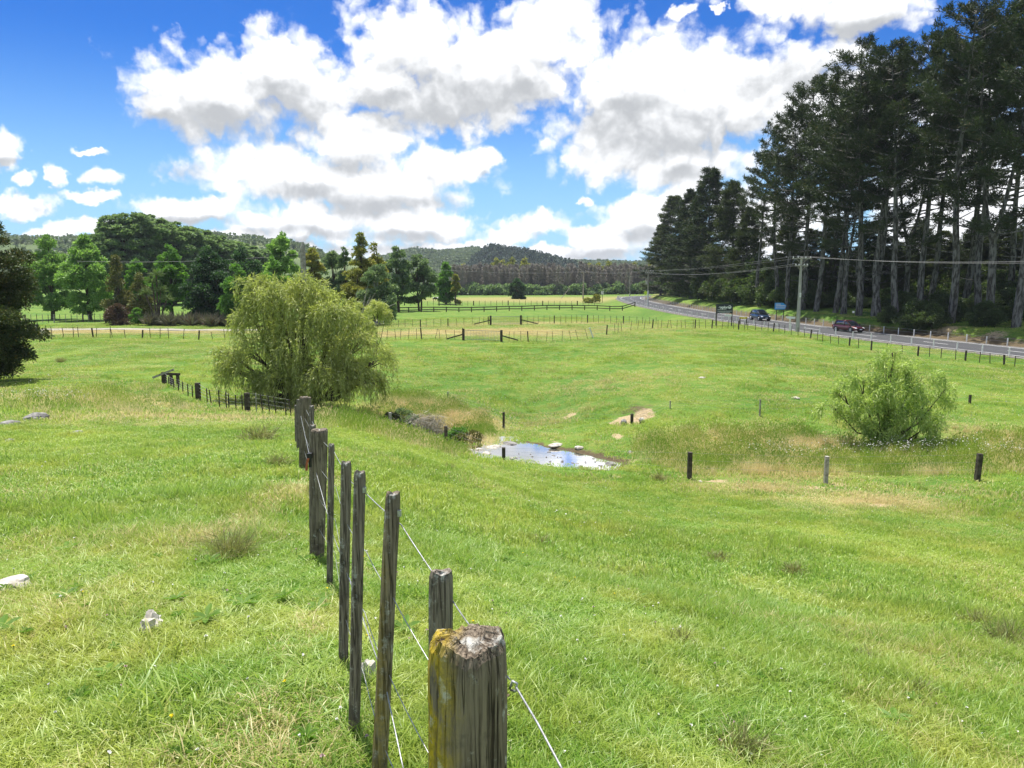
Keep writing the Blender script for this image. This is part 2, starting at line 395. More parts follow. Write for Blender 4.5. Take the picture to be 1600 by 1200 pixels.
def make_ground_mat():
    m, g, out = new_mat('pasture')
    geo = g.node('ShaderNodeNewGeometry'); pos = geo.outputs['Position']
    gr, n1, n2, n3 = ground_colour(g, pos)
    dry = g.node('ShaderNodeAttribute', attribute_name='dry').outputs['Fac']; clay = g.node('ShaderNodeAttribute', attribute_name='clay').outputs['Fac']
    f = g.noise(pos, 14, 4, .65); f2 = g.noise(pos, 2.2, 4, .6)
    c = g.mix(g.ramp(g.math('ADD', dry, g.math('MULTIPLY', g.math('SUBTRACT', f2, .5), .9)), .25, .85), gr, (.30, .265, .095))
    c = g.mix(g.math('MULTIPLY', g.ramp(f, .5, .75), .35), c, (.10, .09, .035))
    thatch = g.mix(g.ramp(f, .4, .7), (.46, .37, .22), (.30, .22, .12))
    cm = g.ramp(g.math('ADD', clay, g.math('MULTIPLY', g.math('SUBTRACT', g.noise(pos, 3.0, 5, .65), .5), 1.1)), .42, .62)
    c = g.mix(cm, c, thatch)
    mud = g.node('ShaderNodeAttribute', attribute_name='mud').outputs['Fac']
    c = g.mix(g.ramp(g.math('ADD', mud, g.math('MULTIPLY', g.math('SUBTRACT', f2, .5), .8)), .4, .7), c, (.115, .088, .050))
    b = g.node('ShaderNodeBsdfPrincipled', {'Base Color': c, 'Roughness': .9, 'Specular IOR Level': .15})
    bn = g.node('ShaderNodeBump', {'Strength': .9, 'Distance': .06, 'Height': g.math('ADD', f, g.math('MULTIPLY', n3, 2.0))}); g.l.new(bn.outputs[0], b.inputs['Normal'])
    g.l.new(b.outputs[0], out.inputs[0]); return m
M = {}
M['pasture'] = make_ground_mat()

def make_grass_mat(name, straw=False):
    m, g, out = new_mat(name)
    geo = g.node('ShaderNodeNewGeometry'); gr, n1, n2, n3 = ground_colour(g, geo.outputs['Position'])
    r = g.node('ShaderNodeAttribute', attribute_name='rnd').outputs['Fac']
    dry = g.node('ShaderNodeAttribute', attribute_name='dry', attribute_type='INSTANCER').outputs['Fac']
    c = g.mix(1.0, g.mix(g.math('MULTIPLY', r, .45), gr, (.28, .36, .060)), (2.05,1.85,1.7), 'MULTIPLY')
    sel = g.ramp(g.math('ADD', g.math('MULTIPLY', dry, 1.15), g.math('MULTIPLY', g.math('FRACT', g.math('MULTIPLY', r, 7.31)), .85)), .72, .98)
    c = g.mix(sel, c, (.66, .56, .27) if not straw else (.78, .66, .36))
    d = g.node('ShaderNodeBsdfDiffuse', {'Color': c}); tr = g.node('ShaderNodeBsdfTranslucent', {'Color': c})
    ms = g.node('ShaderNodeMixShader', {0: .5, 1: d.outputs[0], 2: tr.outputs[0]})
    gl = g.node('ShaderNodeBsdfGlossy', {'Roughness': .45, 'Color': (.9,.95,.8,1)})
    ms2 = g.node('ShaderNodeMixShader', {0: .035, 1: ms.outputs[0], 2: gl.outputs[0]})
    g.l.new(ms2.outputs[0], out.inputs[0]); return m
M['grass'] = make_grass_mat('grass_blade'); M['straw'] = make_grass_mat('dry_grass', True)
def make_wood(name, base, dark, lichen=None, la=.5, ygreen=0):
    m, g, out = new_mat(name); tc = g.node('ShaderNodeTexCoord'); o = tc.outputs['Object']
    grain = g.noise(g.vmath('MULTIPLY', o, (110, 110, 5)), 1.0, 5, .65)
    crack = g.noise(g.vmath('MULTIPLY', o, (38, 38, 1.1)), 1.0, 3, .6)
    blot = g.noise(o, 9, 5, .65)
    c = g.mix(g.ramp(grain, .28, .62), dark, base)
    c = g.mix(g.ramp(blot, .52, .68), c, tuple(x*.45 for x in base))
    ck = g.ramp(g.math('ABSOLUTE', g.math('SUBTRACT', crack, .5)), .018, .0)
    c = g.mix(g.math('MULTIPLY', ck, .6), c, (.012, .010, .008))
    if ygreen:
        sx = g.node('ShaderNodeSeparateXYZ', {0: o})
        side = g.ramp(g.math('SUBTRACT', g.math('MULTIPLY', sx.outputs[0], -11), g.math('MULTIPLY', g.math('SUBTRACT', blot, .5), .9)), .0, .75)
        l2 = g.noise(g.vmath('MULTIPLY', o, (26, 26, 7)), 1.0, 4, .7)
        l3 = g.noise(o, 55, 5, .75); ycol = g.mix(g.ramp(l3, .35, .65), (.62, .44, .03), (.30, .24, .04))
        patchy = g.ramp(g.math('ADD', g.math('MULTIPLY', l2, .7), g.math('MULTIPLY', l3, .3)), .37, .50)
        c = g.mix(g.math('MULTIPLY', g.math('MULTIPLY', side, patchy), ygreen), c, ycol)
        top = g.ramp(sx.outputs[2], -.03, .01)
    if lichen:
        l = g.noise(o, 22, 6, .7); l2 = g.noise(g.vmath('MULTIPLY', o, (14, 14, 3)), 1.0, 3, .6)
        f = g.math('MULTIPLY', g.ramp(g.math('ADD', g.math('MULTIPLY', l, .55), g.math('MULTIPLY', l2, .45)), .50+.12*(1-la), .60+.12*(1-la)), .85)
        c = g.mix(f, c, lichen)
    b = g.node('ShaderNodeBsdfPrincipled', {'Base Color': c, 'Roughness': .92, 'Specular IOR Level': .15})
    hgt = g.math('ADD', grain, g.math('MULTIPLY', ck, -1.5))
    bn = g.node('ShaderNodeBump', {'Strength': .8, 'Distance': .006, 'Height': hgt}); g.l.new(bn.outputs[0], b.inputs['Normal'])
    g.l.new(b.outputs[0], out.inputs[0]); return m
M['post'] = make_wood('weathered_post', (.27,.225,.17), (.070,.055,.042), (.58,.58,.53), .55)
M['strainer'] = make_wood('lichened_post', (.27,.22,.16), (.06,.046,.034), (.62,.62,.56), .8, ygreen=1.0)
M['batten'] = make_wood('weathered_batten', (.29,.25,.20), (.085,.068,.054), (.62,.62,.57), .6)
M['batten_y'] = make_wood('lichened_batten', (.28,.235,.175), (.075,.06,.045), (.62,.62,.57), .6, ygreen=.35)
M['farpost'] = pbr('dark_fence_timber', (.10,.085,.065), .9, noise=6, col2=(.045,.038,.03), spec=.2)
M['paleP'] = pbr('pale_fence_timber', (.42,.40,.35), .9, noise=6, col2=(.22,.2,.17), spec=.2)
M['white'] = pbr('white_paint', (.78,.78,.75), .55, noise=4, col2=(.6,.6,.56))
M['wire'] = pbr('galvanised_wire', (.50,.52,.54), .45, .6, noise=60, col2=(.34,.33,.30))
M['bark'] = pbr('brown_bark', (.12,.095,.07), .95, noise=3, col2=(.05,.04,.03), bump=.6, stretch=(3,3,.6), spec=.1)
M['pine_bark'] = pbr('grey_pine_bark', (.19,.185,.17), .95, noise=1.6, col2=(.055,.052,.045), bump=.8, stretch=(2.5,2.5,.7), spec=.1, lo=.4, hi=.6)
M['pale_bark'] = pbr('pale_bark', (.34,.33,.29), .9, noise=3, col2=(.2,.19,.16), spec=.1)
M['rock'] = pbr('pale_limestone', (.60,.57,.50), .9, noise=7, col2=(.30,.27,.22), bump=.7, spec=.2)
M['greyrock'] = pbr('grey_boulder', (.30,.29,.27), .9, noise=4, col2=(.14,.135,.125), bump=.7, spec=.2)
M['concrete'] = pbr('concrete', (.46,.44,.40), .85, noise=1.5, col2=(.34,.32,.29), stretch=(2,2,.5))

# ------------------------------------------------------------------ ground sheet
def poly_mask(pts, x, y):
    """inside test of a polygon of world (x, y) points, vectorised"""
    inside = np.zeros(x.shape, bool); n = len(pts); j = n-1
    for i in range(n):
        xi, yi = pts[i]; xj, yj = pts[j]
        c = ((yi > y) != (yj > y)) & (x < (xj-xi)*(y-yi)/(yj-yi+1e-12)+xi)
        inside ^= c; j = i
    return inside
def W(*p): return [tuple(hit(a, b)[:2]) for a, b in p]
DRY_SPOTS = [  # (px, py, width px, depth in m, strength): straw coloured grass, worn places
 (300,655,240,5,.55),(130,625,200,7,.6),(430,640,140,5,.45),(1180,760,150,2.2,.6),(1340,785,190,2.6,.65),(1250,740,240,2.0,.6),(1500,770,150,3,.4),(620,640,90,3,.5),(720,655,90,3.5,.95),(650,650,80,4,.8),
 (560,655,60,4,.7),(1150,690,170,4,.65),(1330,700,200,3.5,.6),(1550,690,90,4,.7),(950,600,120,5,.35),(880,650,80,3,.5),(720,518,260,6,.95),(560,525,120,5,.9),(160,518,260,5,.85),(440,1150,120,.5,.45),(440,780,30,3,.6),(470,1000,30,1,.5),(880,640,50,4,-.3),
 (850,468,260,60,.75),(830,505,210,6,.45),(450,520,160,4,.5)]
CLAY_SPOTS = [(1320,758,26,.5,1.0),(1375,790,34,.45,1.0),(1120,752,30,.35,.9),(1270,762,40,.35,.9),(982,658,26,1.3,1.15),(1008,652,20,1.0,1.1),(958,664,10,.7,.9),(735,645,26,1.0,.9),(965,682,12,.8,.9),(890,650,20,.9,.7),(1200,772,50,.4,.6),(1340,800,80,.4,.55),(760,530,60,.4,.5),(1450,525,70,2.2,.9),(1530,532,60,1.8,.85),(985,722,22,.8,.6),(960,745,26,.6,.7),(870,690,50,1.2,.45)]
def spots(x, y, L):
    o = np.zeros(x.shape)
    for (px, py, w, dm, s) in L:
        c = hit(px, py); ww = w/FPX*c[1]; q = ((x-c[0])/ww)**2+((y-c[1])/dm)**2
        o = np.maximum(o, s*np.exp(-q*1.1))
    return o
nA, nR = 620, 620
az = np.concatenate([np.linspace(-40, 40, 481), np.linspace(40, 320, nA-481+1)[1:-1]]); az = np.radians(az); nA = len(az)
rr = np.concatenate([[0], np.exp(np.linspace(math.log(.5), math.log(130), 470)), np.exp(np.linspace(math.log(130), math.log(6000), 150))[1:]]); nR = len(rr)
RR, AA = np.meshgrid(rr, az, indexing='ij'); GX = RR*np.sin(AA); GY = RR*np.cos(AA); GZ = height(GX, GY)
GZ = GZ-smooth(700, 3000, RR)*8
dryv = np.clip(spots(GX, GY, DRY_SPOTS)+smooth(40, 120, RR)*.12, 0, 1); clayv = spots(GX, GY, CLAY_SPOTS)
psd = pool_sd(GX, GY); mudv = smooth(1.3, .1, psd)*.85
sdR, _, sR = seg_dist(GX, GY, ROAD)
bankm = smooth(4.0, 4.6, np.abs(sdR))*smooth(9.5, 6.0, sdR)*smooth(-6.4, -4.8, sdR)*(RR < 420)
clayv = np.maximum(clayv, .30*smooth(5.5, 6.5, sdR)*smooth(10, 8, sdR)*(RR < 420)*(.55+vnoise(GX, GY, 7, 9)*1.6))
mudv = np.maximum(mudv, bankm*.80)
for px, D, r_, s_ in ((995,45,1.6,.62),(965,41,1.2,.5),(655,43,3.0,.75),(500,42,5.5,.55),(1390,36,3,.35)):  # shade of the clay slip's hollow painted in as dark soil; rest darkens ground
    c = on_ground(px, D); mudv = np.maximum(mudv, s_*np.exp(-((GX-c[0])**2+(GY-c[1])**2)/r_**2))
ii, jj = np.meshgrid(np.arange(nR-1), np.arange(nA), indexing='ij'); j2 = (jj+1) % nA
F = np.stack([ii*nA+jj, (ii+1)*nA+jj, (ii+1)*nA+j2, ii*nA+j2], -1).reshape(-1, 4)
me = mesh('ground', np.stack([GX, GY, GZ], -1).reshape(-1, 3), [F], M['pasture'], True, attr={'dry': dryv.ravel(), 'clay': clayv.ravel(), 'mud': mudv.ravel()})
link('ground', me, kind='structure')

# water of the pool
m, g, out = new_mat('pool_water'); b = g.node('ShaderNodeBsdfPrincipled', {'Base Color': (.20,.17,.12,1), 'Roughness': .08, 'IOR': 1.33})
geo = g.node('ShaderNodeNewGeometry'); bn = g.node('ShaderNodeBump', {'Strength': .10, 'Distance': .01, 'Height': g.noise(geo.outputs['Position'], 9, 2, .5)})
gl = g.node('ShaderNodeBsdfGlossy', {'Roughness': .02, 'Normal': bn.outputs[0], 'Color': (1,1,1,1)}); lw = g.node('ShaderNodeLayerWeight', {'Blend': .82}); ms = g.node('ShaderNodeMixShader', {0: lw.outputs['Facing'], 1: b.outputs[0], 2: gl.outputs[0]})
g.l.new(ms.outputs[0], out.inputs[0]); M['water'] = m
pc = np.mean([p[:2] for p in POOL], axis=0)
V = [(pc[0]+x, pc[1]+y, WATER_Z) for x, y in ((-7,-5),(8,-6),(8,5),(-7,5))]
link('pool_water', mesh('pool_water', V, [(0,1,2,3)], m), kind='structure')

# ------------------------------------------------------------------ road
def asphalt():
    m, g, out = new_mat('asphalt'); geo = g.node('ShaderNodeNewGeometry'); p = geo.outputs['Position']
    n = g.noise(p, 3.5, 5, .6); n2 = g.noise(p, 60, 2, .6); off = g.node('ShaderNodeAttribute', attribute_name='off').outputs['Fac']
    w = g.math('ABSOLUTE', g.math('SUBTRACT', g.math('ABSOLUTE', off), 1.75)); tr = g.ramp(w, 1.1, .5)
    c = g.mix(g.ramp(n, .35, .7), (.045,.047,.052), (.066,.067,.071)); c = g.mix(g.math('MULTIPLY', tr, .45), c, (.042,.044,.048)); c = g.mix(g.math('MULTIPLY', n2, .25), c, (.12,.12,.12))
    b = g.node('ShaderNodeBsdfPrincipled', {'Base Color': c, 'Roughness': .8, 'Specular IOR Level': .3}); g.l.new(b.outputs[0], out.inputs[0]); return m
M['asphalt'] = asphalt(); M['verge'] = pbr('gravel_shoulder', (.36,.34,.31), .95, noise=4, col2=(.22,.20,.18), coords='Generated', spec=.1)
M['verge'] = pbr('gravel_shoulder', (.22,.21,.19), .95, noise=2.5, col2=(.14,.13,.115), spec=.1)
M['line'] = pbr('road_paint', (.74,.74,.72), .6, noise=3, col2=(.55,.55,.53), spec=.3)
rn = np.gradient(ROAD[:,:2], axis=0); rn /= np.linalg.norm(rn, axis=1)[:,None]; RN = np.stack([rn[:,1], -rn[:,0]], 1); RT = rn
RS = np.concatenate([[0], np.cumsum(np.linalg.norm(np.diff(ROAD[:,:2], axis=0), axis=1))])
def road_at(s, off, dz=0):
    x = np.interp(s, RS, ROAD[:,0]); y = np.interp(s, RS, ROAD[:,1]); z = np.interp(s, RS, ROAD[:,2]); nx = np.interp(s, RS, RN[:,0]); ny = np.interp(s, RS, RN[:,1])
    return np.stack([x+nx*off, y+ny*off, z+dz+0*x], -1)
def strip(name, s0, s1, a, b, dz, mat, step=2.0, cols=2, parent=None, attr=True):
    s = np.linspace(s0, s1, max(2, int((s1-s0)/step)+1)); offs = np.linspace(a, b, cols)
    V = np.stack([road_at(s, o, dz) for o in offs], 1); n = len(s); i, j = np.meshgrid(np.arange(n-1), np.arange(cols-1), indexing='ij')
    F = np.stack([i*cols+j, i*cols+j+1, (i+1)*cols+j+1, (i+1)*cols+j], -1).reshape(-1, 4)
    return mesh(name, V.reshape(-1, 3), [F], mat, attr={'off': np.broadcast_to(offs, (n, cols)).ravel()})
S0, S1 = RS[0], RS[-1]
link('gravel_shoulder', strip('gravel_shoulder', S0, S1, -5.3, 5.0, .012, M['verge'], cols=6), kind='structure')
link('road', strip('road', S0, S1, -4.1, 4.1, .03, M['asphalt'], cols=10), kind='structure')
lm = []
Vs, Fs, n0 = [], [], 0
def add_strip(s0, s1, a, b):
    global n0
    s = np.linspace(s0, s1, max(2, int((s1-s0)/2)+1)); A = road_at(s, a, .036); B = road_at(s, b, .036); k = len(s)
    Vs.append(np.stack([A, B], 1).reshape(-1, 3)); i = np.arange(k-1)*2+n0; Fs.append(np.stack([i, i+1, i+3, i+2], -1)); n0 += 2*k
add_strip(S0, S1, -3.62, -3.44); add_strip(S0, S1, 3.44, 3.62)
for s in np.arange(S0, S1-3, 10.0): add_strip(s, s+3.2, -.07, .09)
link('road_markings', mesh('road_markings', np.vstack(Vs), [np.vstack(Fs)], M['line']), kind='structure')

# gravel farm track on the left
TRK = [on_ground(px, D) for px, D in ((-700,62),(-300,84),(0,97),(150,101),(330,99),(480,101),(560,106),(585,120),(560,150))]
tk = catmull(TRK, 10)
tn = np.gradient(tk[:,:2], axis=0); tn /= np.linalg.norm(tn, axis=1)[:,None]; tn = np.stack([tn[:,1], -tn[:,0]], 1)
offs = np.linspace(-1.6, 1.6, 7); V = []
for o in offs:
    q = tk[:,:2]+tn*o; V.append(np.column_stack([q, height(q[:,0], q[:,1])+.035+.03*(1-abs(o)/1.6)]))
V = np.stack(V, 1); n = len(tk); i, j = np.meshgrid(np.arange(n-1), np.arange(6), indexing='ij'); F = np.stack([i*7+j, i*7+j+1, (i+1)*7+j+1, (i+1)*7+j], -1).reshape(-1, 4)
M['track'] = pbr('pale_gravel', (.38,.35,.29), .95, noise=2, col2=(.28,.26,.21), spec=.1)
link('farm_track', mesh('farm_track', V.reshape(-1, 3), [F], M['track'], True), kind='structure')

# ------------------------------------------------------------------ hills
def ridge(name, prof, D, depth, mat, seed, base=-9, rough=1.0):
    px = np.array([p[0] for p in prof], float); py = np.array([p[1] for p in prof], float)
    pxs = np.arange(px[0], px[-1]+1, 2.5); top = np.array([P(a, b, D)[2] for a, b in zip(pxs, np.interp(pxs, px, py))])
    x = (pxs-800)/FPX*D*1.0; m_ = 40; V = []
    for k in range(m_):
        t = k/(m_-1)*2-1; f = np.cos(t*math.pi/2)**1.2 if abs(t) < 1 else 0*1.0
        y = D+t*depth; xs = x*(y/D); z = base+(top-base)*f
        z = z+(vnoise(xs, y+0*xs, 60, seed)*9+vnoise(xs, y+0*xs, 22, seed+1)*5)*rough*f*(1-.7*np.exp(-t*t*30))
        V.append(np.column_stack([xs, y+0*xs, z]))
    V = np.stack(V, 0); n = len(pxs); i, j = np.meshgrid(np.arange(m_-1), np.arange(n-1), indexing='ij'); F = np.stack([i*n+j, i*n+j+1, (i+1)*n+j+1, (i+1)*n+j], -1).reshape(-1, 4)
    me = mesh(name, V.reshape(-1, 3), [F], mat, True); link(name, me, kind='structure'); return V
M['hill'] = pbr('bush_clad_hill', (.085,.12,.055), .95, noise=.03, col2=(.045,.075,.035), coords='Object', spec=.05)
M['hillpasture'] = pbr('hill_pasture', (.17,.21,.09), .95, noise=.02, col2=(.10,.14,.06), coords='Object', spec=.05)
HILLS = []
HILLS.append((ridge('hills', [(520,420),(580,410),(625,402),(650,396),(690,398),(720,395),(747,394),(775,402),(800,406),(860,416),(900,414),(960,413),(1010,415),(1100,418),(1300,425)], 1400, 420, M['hill'], 3), 1.0))
HILLS.append((ridge('hills', [(730,425),(748,405),(765,393),(790,396),(820,400),(845,408),(870,415),(900,424)], 1150, 140, M['hill'], 8), 0.0))
HILLS.append((ridge('hills', [(-700,392),(-200,380),(-60,376),(40,371),(120,376),(200,374),(300,366),(380,378),(460,386),(540,400),(600,418),(640,430)], 820, 240, M['hillpasture'], 13), 2.0))
# low hills all round the horizon
th = np.radians(np.arange(38, 322.1, 1.5)); V = []
for k, (r_, h_) in enumerate(((1500,-10),(1900,26),(2400,40),(3200,-12))):
    hh = h_+(vnoise(th*20, th*0, 1.7, 4)*34+vnoise(th*20, th*0, .7, 5)*14 if h_ > 0 else 0*th); V.append(np.column_stack([r_*np.sin(th), r_*np.cos(th), hh]))
V = np.stack(V, 0); n = len(th); i, j = np.meshgrid(np.arange(3), np.arange(n-1), indexing='ij'); F = np.stack([i*n+j, i*n+j+1, (i+1)*n+j+1, (i+1)*n+j], -1).reshape(-1, 4)
link('hills', mesh('hills', V.reshape(-1, 3), [F], M['hill'], True), kind='structure')

# ------------------------------------------------------------------ grass and other ground cover (instanced clumps)
def clump(name, nb, rad, h0, h1, w, mat, bend=.6, seg=3, seed=1, heads=0):
    r = np.random.default_rng(seed); a = r.uniform(0, 2*np.pi, nb); q = rad*np.sqrt(r.uniform(0, 1, nb)); bx, by = q*np.cos(a), q*np.sin(a)
    h = r.uniform(h0, h1, nb)*(1-.35*(q/rad)**2); d = r.uniform(0, 2*np.pi, nb); bd = bend*h*r.uniform(.3, 1.3, nb); wd = d+np.pi/2+r.normal(0, .5, nb); ww = w*r.uniform(.6, 1.3, nb)
    V = np.zeros((nb, 2*seg+1, 3)); 
    for k in range(seg+1):
        t = k/seg; cx = bx+np.cos(d)*bd*t**1.8; cy = by+np.sin(d)*bd*t**1.8; cz = h*(t-.18*bend*t*t*t)
        if k < seg:
            wk = ww*(1-.55*t)/2
            V[:,2*k] = np.stack([cx-np.cos(wd)*wk, cy-np.sin(wd)*wk, cz], 1); V[:,2*k+1] = np.stack([cx+np.cos(wd)*wk, cy+np.sin(wd)*wk, cz], 1)
        else: V[:,2*k] = np.stack([cx, cy, cz], 1)
    V[:,0:2,2] -= .03
    nv = 2*seg+1; o = np.arange(nb)[:,None]*nv
    quads = np.concatenate([o+np.array([[2*k, 2*k+1, 2*k+3, 2*k+2]]) for k in range(seg-1)]); tris = o+np.array([[2*seg-2, 2*seg-1, 2*seg]])
    rn_ = np.repeat(r.uniform(0, 1, nb), nv); V = V.reshape(-1, 3); Fs = [quads, tris]
    if heads:   # seed heads: small diamonds at some tips
        k = r.choice(nb, heads, replace=False); tip = V.reshape(nb, nv, 3)[k, -1]; L = h1*.10; hv = []
        for s_ in (0, 1):
            dx, dy = (1, 0) if s_ else (0, 1); hv.append(np.stack([tip+(0,0,-L*.3), tip+(dx*L*.22, dy*L*.22, L*.35), tip+(0,0,L), tip+(-dx*L*.22, -dy*L*.22, L*.35)], 1))
        hv = np.concatenate(hv); base = len(V); V = np.vstack([V, hv.reshape(-1, 3)]); Fs.append((np.arange(len(hv))[:,None]*4+np.array([[0,1,2,3]])+base)); rn_ = np.concatenate([rn_, np.full(len(hv)*4, .137)])
    me = mesh(name, V, Fs, mat, attr={'rnd': rn_}); return bpy.data.objects.new(name, me)
def scatter(name, protos, pts, rot, scl, idx, dry=None, **kw):
    """ONE object: points carrying instances of the clump meshes"""
    col = bpy.data.collections.new(name+'_clumps')
    for i, p in enumerate(protos): p.name = '%s_%02d' % (name+'_clump', i); col.objects.link(p)
    me = bpy.data.meshes.new(name); me.vertices.add(len(pts)); me.vertices.foreach_set('co', np.asarray(pts, np.float32).ravel())
    for k, v, ty in (('rot', rot, 'FLOAT_VECTOR'), ('scl', scl, 'FLOAT_VECTOR')):
        a = me.attributes.new(k, ty, 'POINT'); a.data.foreach_set('vector', np.asarray(v, np.float32).ravel())
    a = me.attributes.new('idx', 'INT', 'POINT'); a.data.foreach_set('value', np.asarray(idx, np.int32))
    a = me.attributes.new('dry', 'FLOAT', 'POINT'); a.data.foreach_set('value', np.asarray(dry if dry is not None else np.zeros(len(pts)), np.float32))
    ob = link(name, me, kind='stuff', **kw)
    t = bpy.data.node_groups.new(name, 'GeometryNodeTree'); t.interface.new_socket('Geometry', in_out='INPUT', socket_type='NodeSocketGeometry'); t.interface.new_socket('Geometry', in_out='OUTPUT', socket_type='NodeSocketGeometry')
    gi = t.nodes.new('NodeGroupInput'); go = t.nodes.new('NodeGroupOutput'); ci = t.nodes.new('GeometryNodeCollectionInfo'); ci.inputs['Collection'].default_value = col
    ci.inputs['Separate Children'].default_value = True; ci.inputs['Reset Children'].default_value = True
    iop = t.nodes.new('GeometryNodeInstanceOnPoints'); iop.inputs['Pick Instance'].default_value = True
    def na(n_, ty):
        x = t.nodes.new('GeometryNodeInputNamedAttribute'); x.data_type = ty; x.inputs['Name'].default_value = n_; return x.outputs['Attribute']
    L = t.links.new; L(gi.outputs[0], iop.inputs['Points']); L(ci.outputs[0], iop.inputs['Instance']); L(na('idx', 'INT'), iop.inputs['Instance Index'])
    L(na('rot', 'FLOAT_VECTOR'), iop.inputs['Rotation']); L(na('scl', 'FLOAT_VECTOR'), iop.inputs['Scale']); L(iop.outputs[0], go.inputs[0])
    md = ob.modifiers.new('instances', 'NODES'); md.node_group = t; return ob
def wedge(n, r0, r1, half=44, power=1.0):
    """random points in front of the camera, r distributed as r^power"""
    a = np.radians(rng.uniform(-half, half, n)); u = rng.uniform(0, 1, n); e = power+1; r = (r0**e+u*(r1**e-r0**e))**(1/e) if e else r0*(r1/r0)**u
    return r*np.sin(a), r*np.cos(a)
def keep_out(x, y):
    sd, _, _ = seg_dist(x, y, ROAD); ok = ~((np.abs(sd) < 5.4)) & ~((sd > 5) & (sd < 8.4+2.5*vnoise(x, y, 2.5, 61))) & (pool_sd(x, y) > .35+.5*vnoise(x, y, 1.2, 12)+.25)
    sd2, _, _ = seg_dist(x, y, tk); ok &= ~((np.abs(sd2) < 1.9) & (y > 50)); return ok
def grass_layer(name, protos, x, y, s0, s1, tilt=.25, **kw):
    k = keep_out(x, y); x, y = x[k], y[k]; cl = spots(x, y, CLAY_SPOTS)+vnoise(x, y, .6, 21)*.5; k = (cl < .45); x, y = x[k], y[k]; n = len(x)
    z = height(x, y); rot = np.column_stack([rng.normal(0, tilt*.5, n), rng.normal(0, tilt*.5, n), rng.uniform(0, 6.28, n)])
    patch = 1+1.2*vnoise(x, y, 2.6, 31)+1.1*vnoise(x, y, .8, 32); s = rng.uniform(s0, s1, n)
    scl = np.column_stack([s, s, s*np.clip(patch, .35, 2.0)])
    dry = np.clip(spots(x, y, DRY_SPOTS)+vnoise(x, y, 4, 33)*.35+vnoise(x, y, 1.1, 34)*.45-.02+.13*smooth(30, 50, y), 0, 1)
    return scatter(name, protos, np.column_stack([x, y, z]), rot, scl, rng.integers(0, len(protos), n), dry, **kw)
g0 = [clump('c', 80, .13, .035, .08, .0042, M['grass'], 1.3, 3, k) for k in range(5)]+[clump('c', 50, .10, .06, .15, .0050, M['grass'], 1.1, 3, k+40) for k in range(2)]
x, y = wedge(24000, .6, 10, 84, .75)
grass_layer('grass', g0, x, y, .8, 1.3, label='short green pasture grass close to the front fence', cat='grass')
g1 = [clump('c', 120, .34, .045, .11, .010, M['grass'], 1.25, 3, k+50) for k in range(6)]
x, y = wedge(14500, 8, 30, 55, .6)
grass_layer('grass', g1, x, y, .75, 1.25, label='green grass on the slope down to the stream', cat='grass')
g2 = [clump('c', 130, .8, .05, .13, .026, M['grass'], 1.2, 2, k+80) for k in range(6)]
x, y = wedge(20000, 27, 130, 42, .55)
grass_layer('grass', g2, x, y, .7, 1.3, tilt=.1, label='grazed paddock grass beyond the stream', cat='grass')
tf = [clump('f', 90, .16, .12, .30, .008, M['grass'], .8, 3, k+160) for k in range(3)]
x, y = wedge(1500, 3, 60, 42, .75); k = vnoise(x, y, 5, 55)+vnoise(x, y, 1.6, 56) > .02; x, y = x[k], y[k]
grass_layer('grass_tufts', tf, x, y, .5, 1.25, label='longer grass tufts scattered irregularly through the pasture', cat='grass')
# tall seeding grass along the fenced stream and by the fences
def area(poly, dens):
    p = np.array(W(*poly)); x0, y0 = p.min(0); x1, y1 = p.max(0); n = int((x1-x0)*(y1-y0)*dens); x = rng.uniform(x0, x1, n); y = rng.uniform(y0, y1, n); k = poly_mask([tuple(q) for q in p], x, y); return x[k], y[k]
t0 = [clump('t', 70, .32, .25, .62, .009, M['straw'], .45, 3, k+120, heads=34) for k in range(5)]
xs, ys = [], []
for poly, dn in (([(470,690),(520,655),(600,665),(700,700),(745,704),(700,716),(600,690),(520,668)], 7),
                 ([(560,650),(620,612),(700,625),(760,655),(780,690),(745,700),(690,672),(620,660)], 9),
                 ([(985,690),(1080,672),(1250,672),(1300,690),(1420,700),(1600,680),(1700,690),(1700,745),(1530,742),(1290,742),(1080,742),(1000,722)], 8),
                 ([(0,640),(60,618),(250,606),(320,640),(200,650),(60,655)], 1.3)):
    a, b = area(poly, dn); xs.append(a); ys.append(b)
x = np.concatenate(xs); y = np.concatenate(ys); k = pool_sd(x, y) > .5; x, y = x[k], y[k]; n = len(x)
scatter('tall_grass', t0, np.column_stack([x, y, height(x, y)]), np.column_stack([rng.normal(0,.12,n), rng.normal(0,.12,n), rng.uniform(0,6.28,n)]), np.repeat(rng.uniform(.6, 1.25, (n,1)), 3, 1), rng.integers(0, 5, n), np.clip(.44+vnoise(x, y, 1.7, 8)*.9, 0, 1), label='tall straw coloured seeding grass along the fenced stream', cat='grass')
# broad-leaved weeds: rosettes of plantain and dock
def rosette(nl, L, Wd, seed):
    r = np.random.default_rng(seed); V, F = [], []
    for k in range(nl):
        a = k*2.4+r.normal(0,.2); e = r.uniform(.15,.7); l = L*r.uniform(.6,1.1); d = np.array((math.cos(a), math.sin(a))); s_ = np.array((-d[1], d[0])); n0_ = len(V)
        for t, w in ((0,.12),(.3,.8),(.6,1),(.85,.6),(1,.05)):
            c = d*l*t*math.cos(e*(1-t*.6)); z = l*math.sin(e)*t*(1-.45*t)*1.3+.005
            V += [(*(c+s_*Wd*w/2), z+.006*w), (*c, z-.004*w), (*(c-s_*Wd*w/2), z+.006*w)]
        for q in range(4): F += [(n0_+3*q, n0_+3*q+1, n0_+3*q+4, n0_+3*q+3), (n0_+3*q+1, n0_+3*q+2, n0_+3*q+5, n0_+3*q+4)]
    me = mesh('w', V, F, M['weed'], attr={'rnd': r.uniform(0,1,len(V))}); return bpy.data.objects.new('w', me)
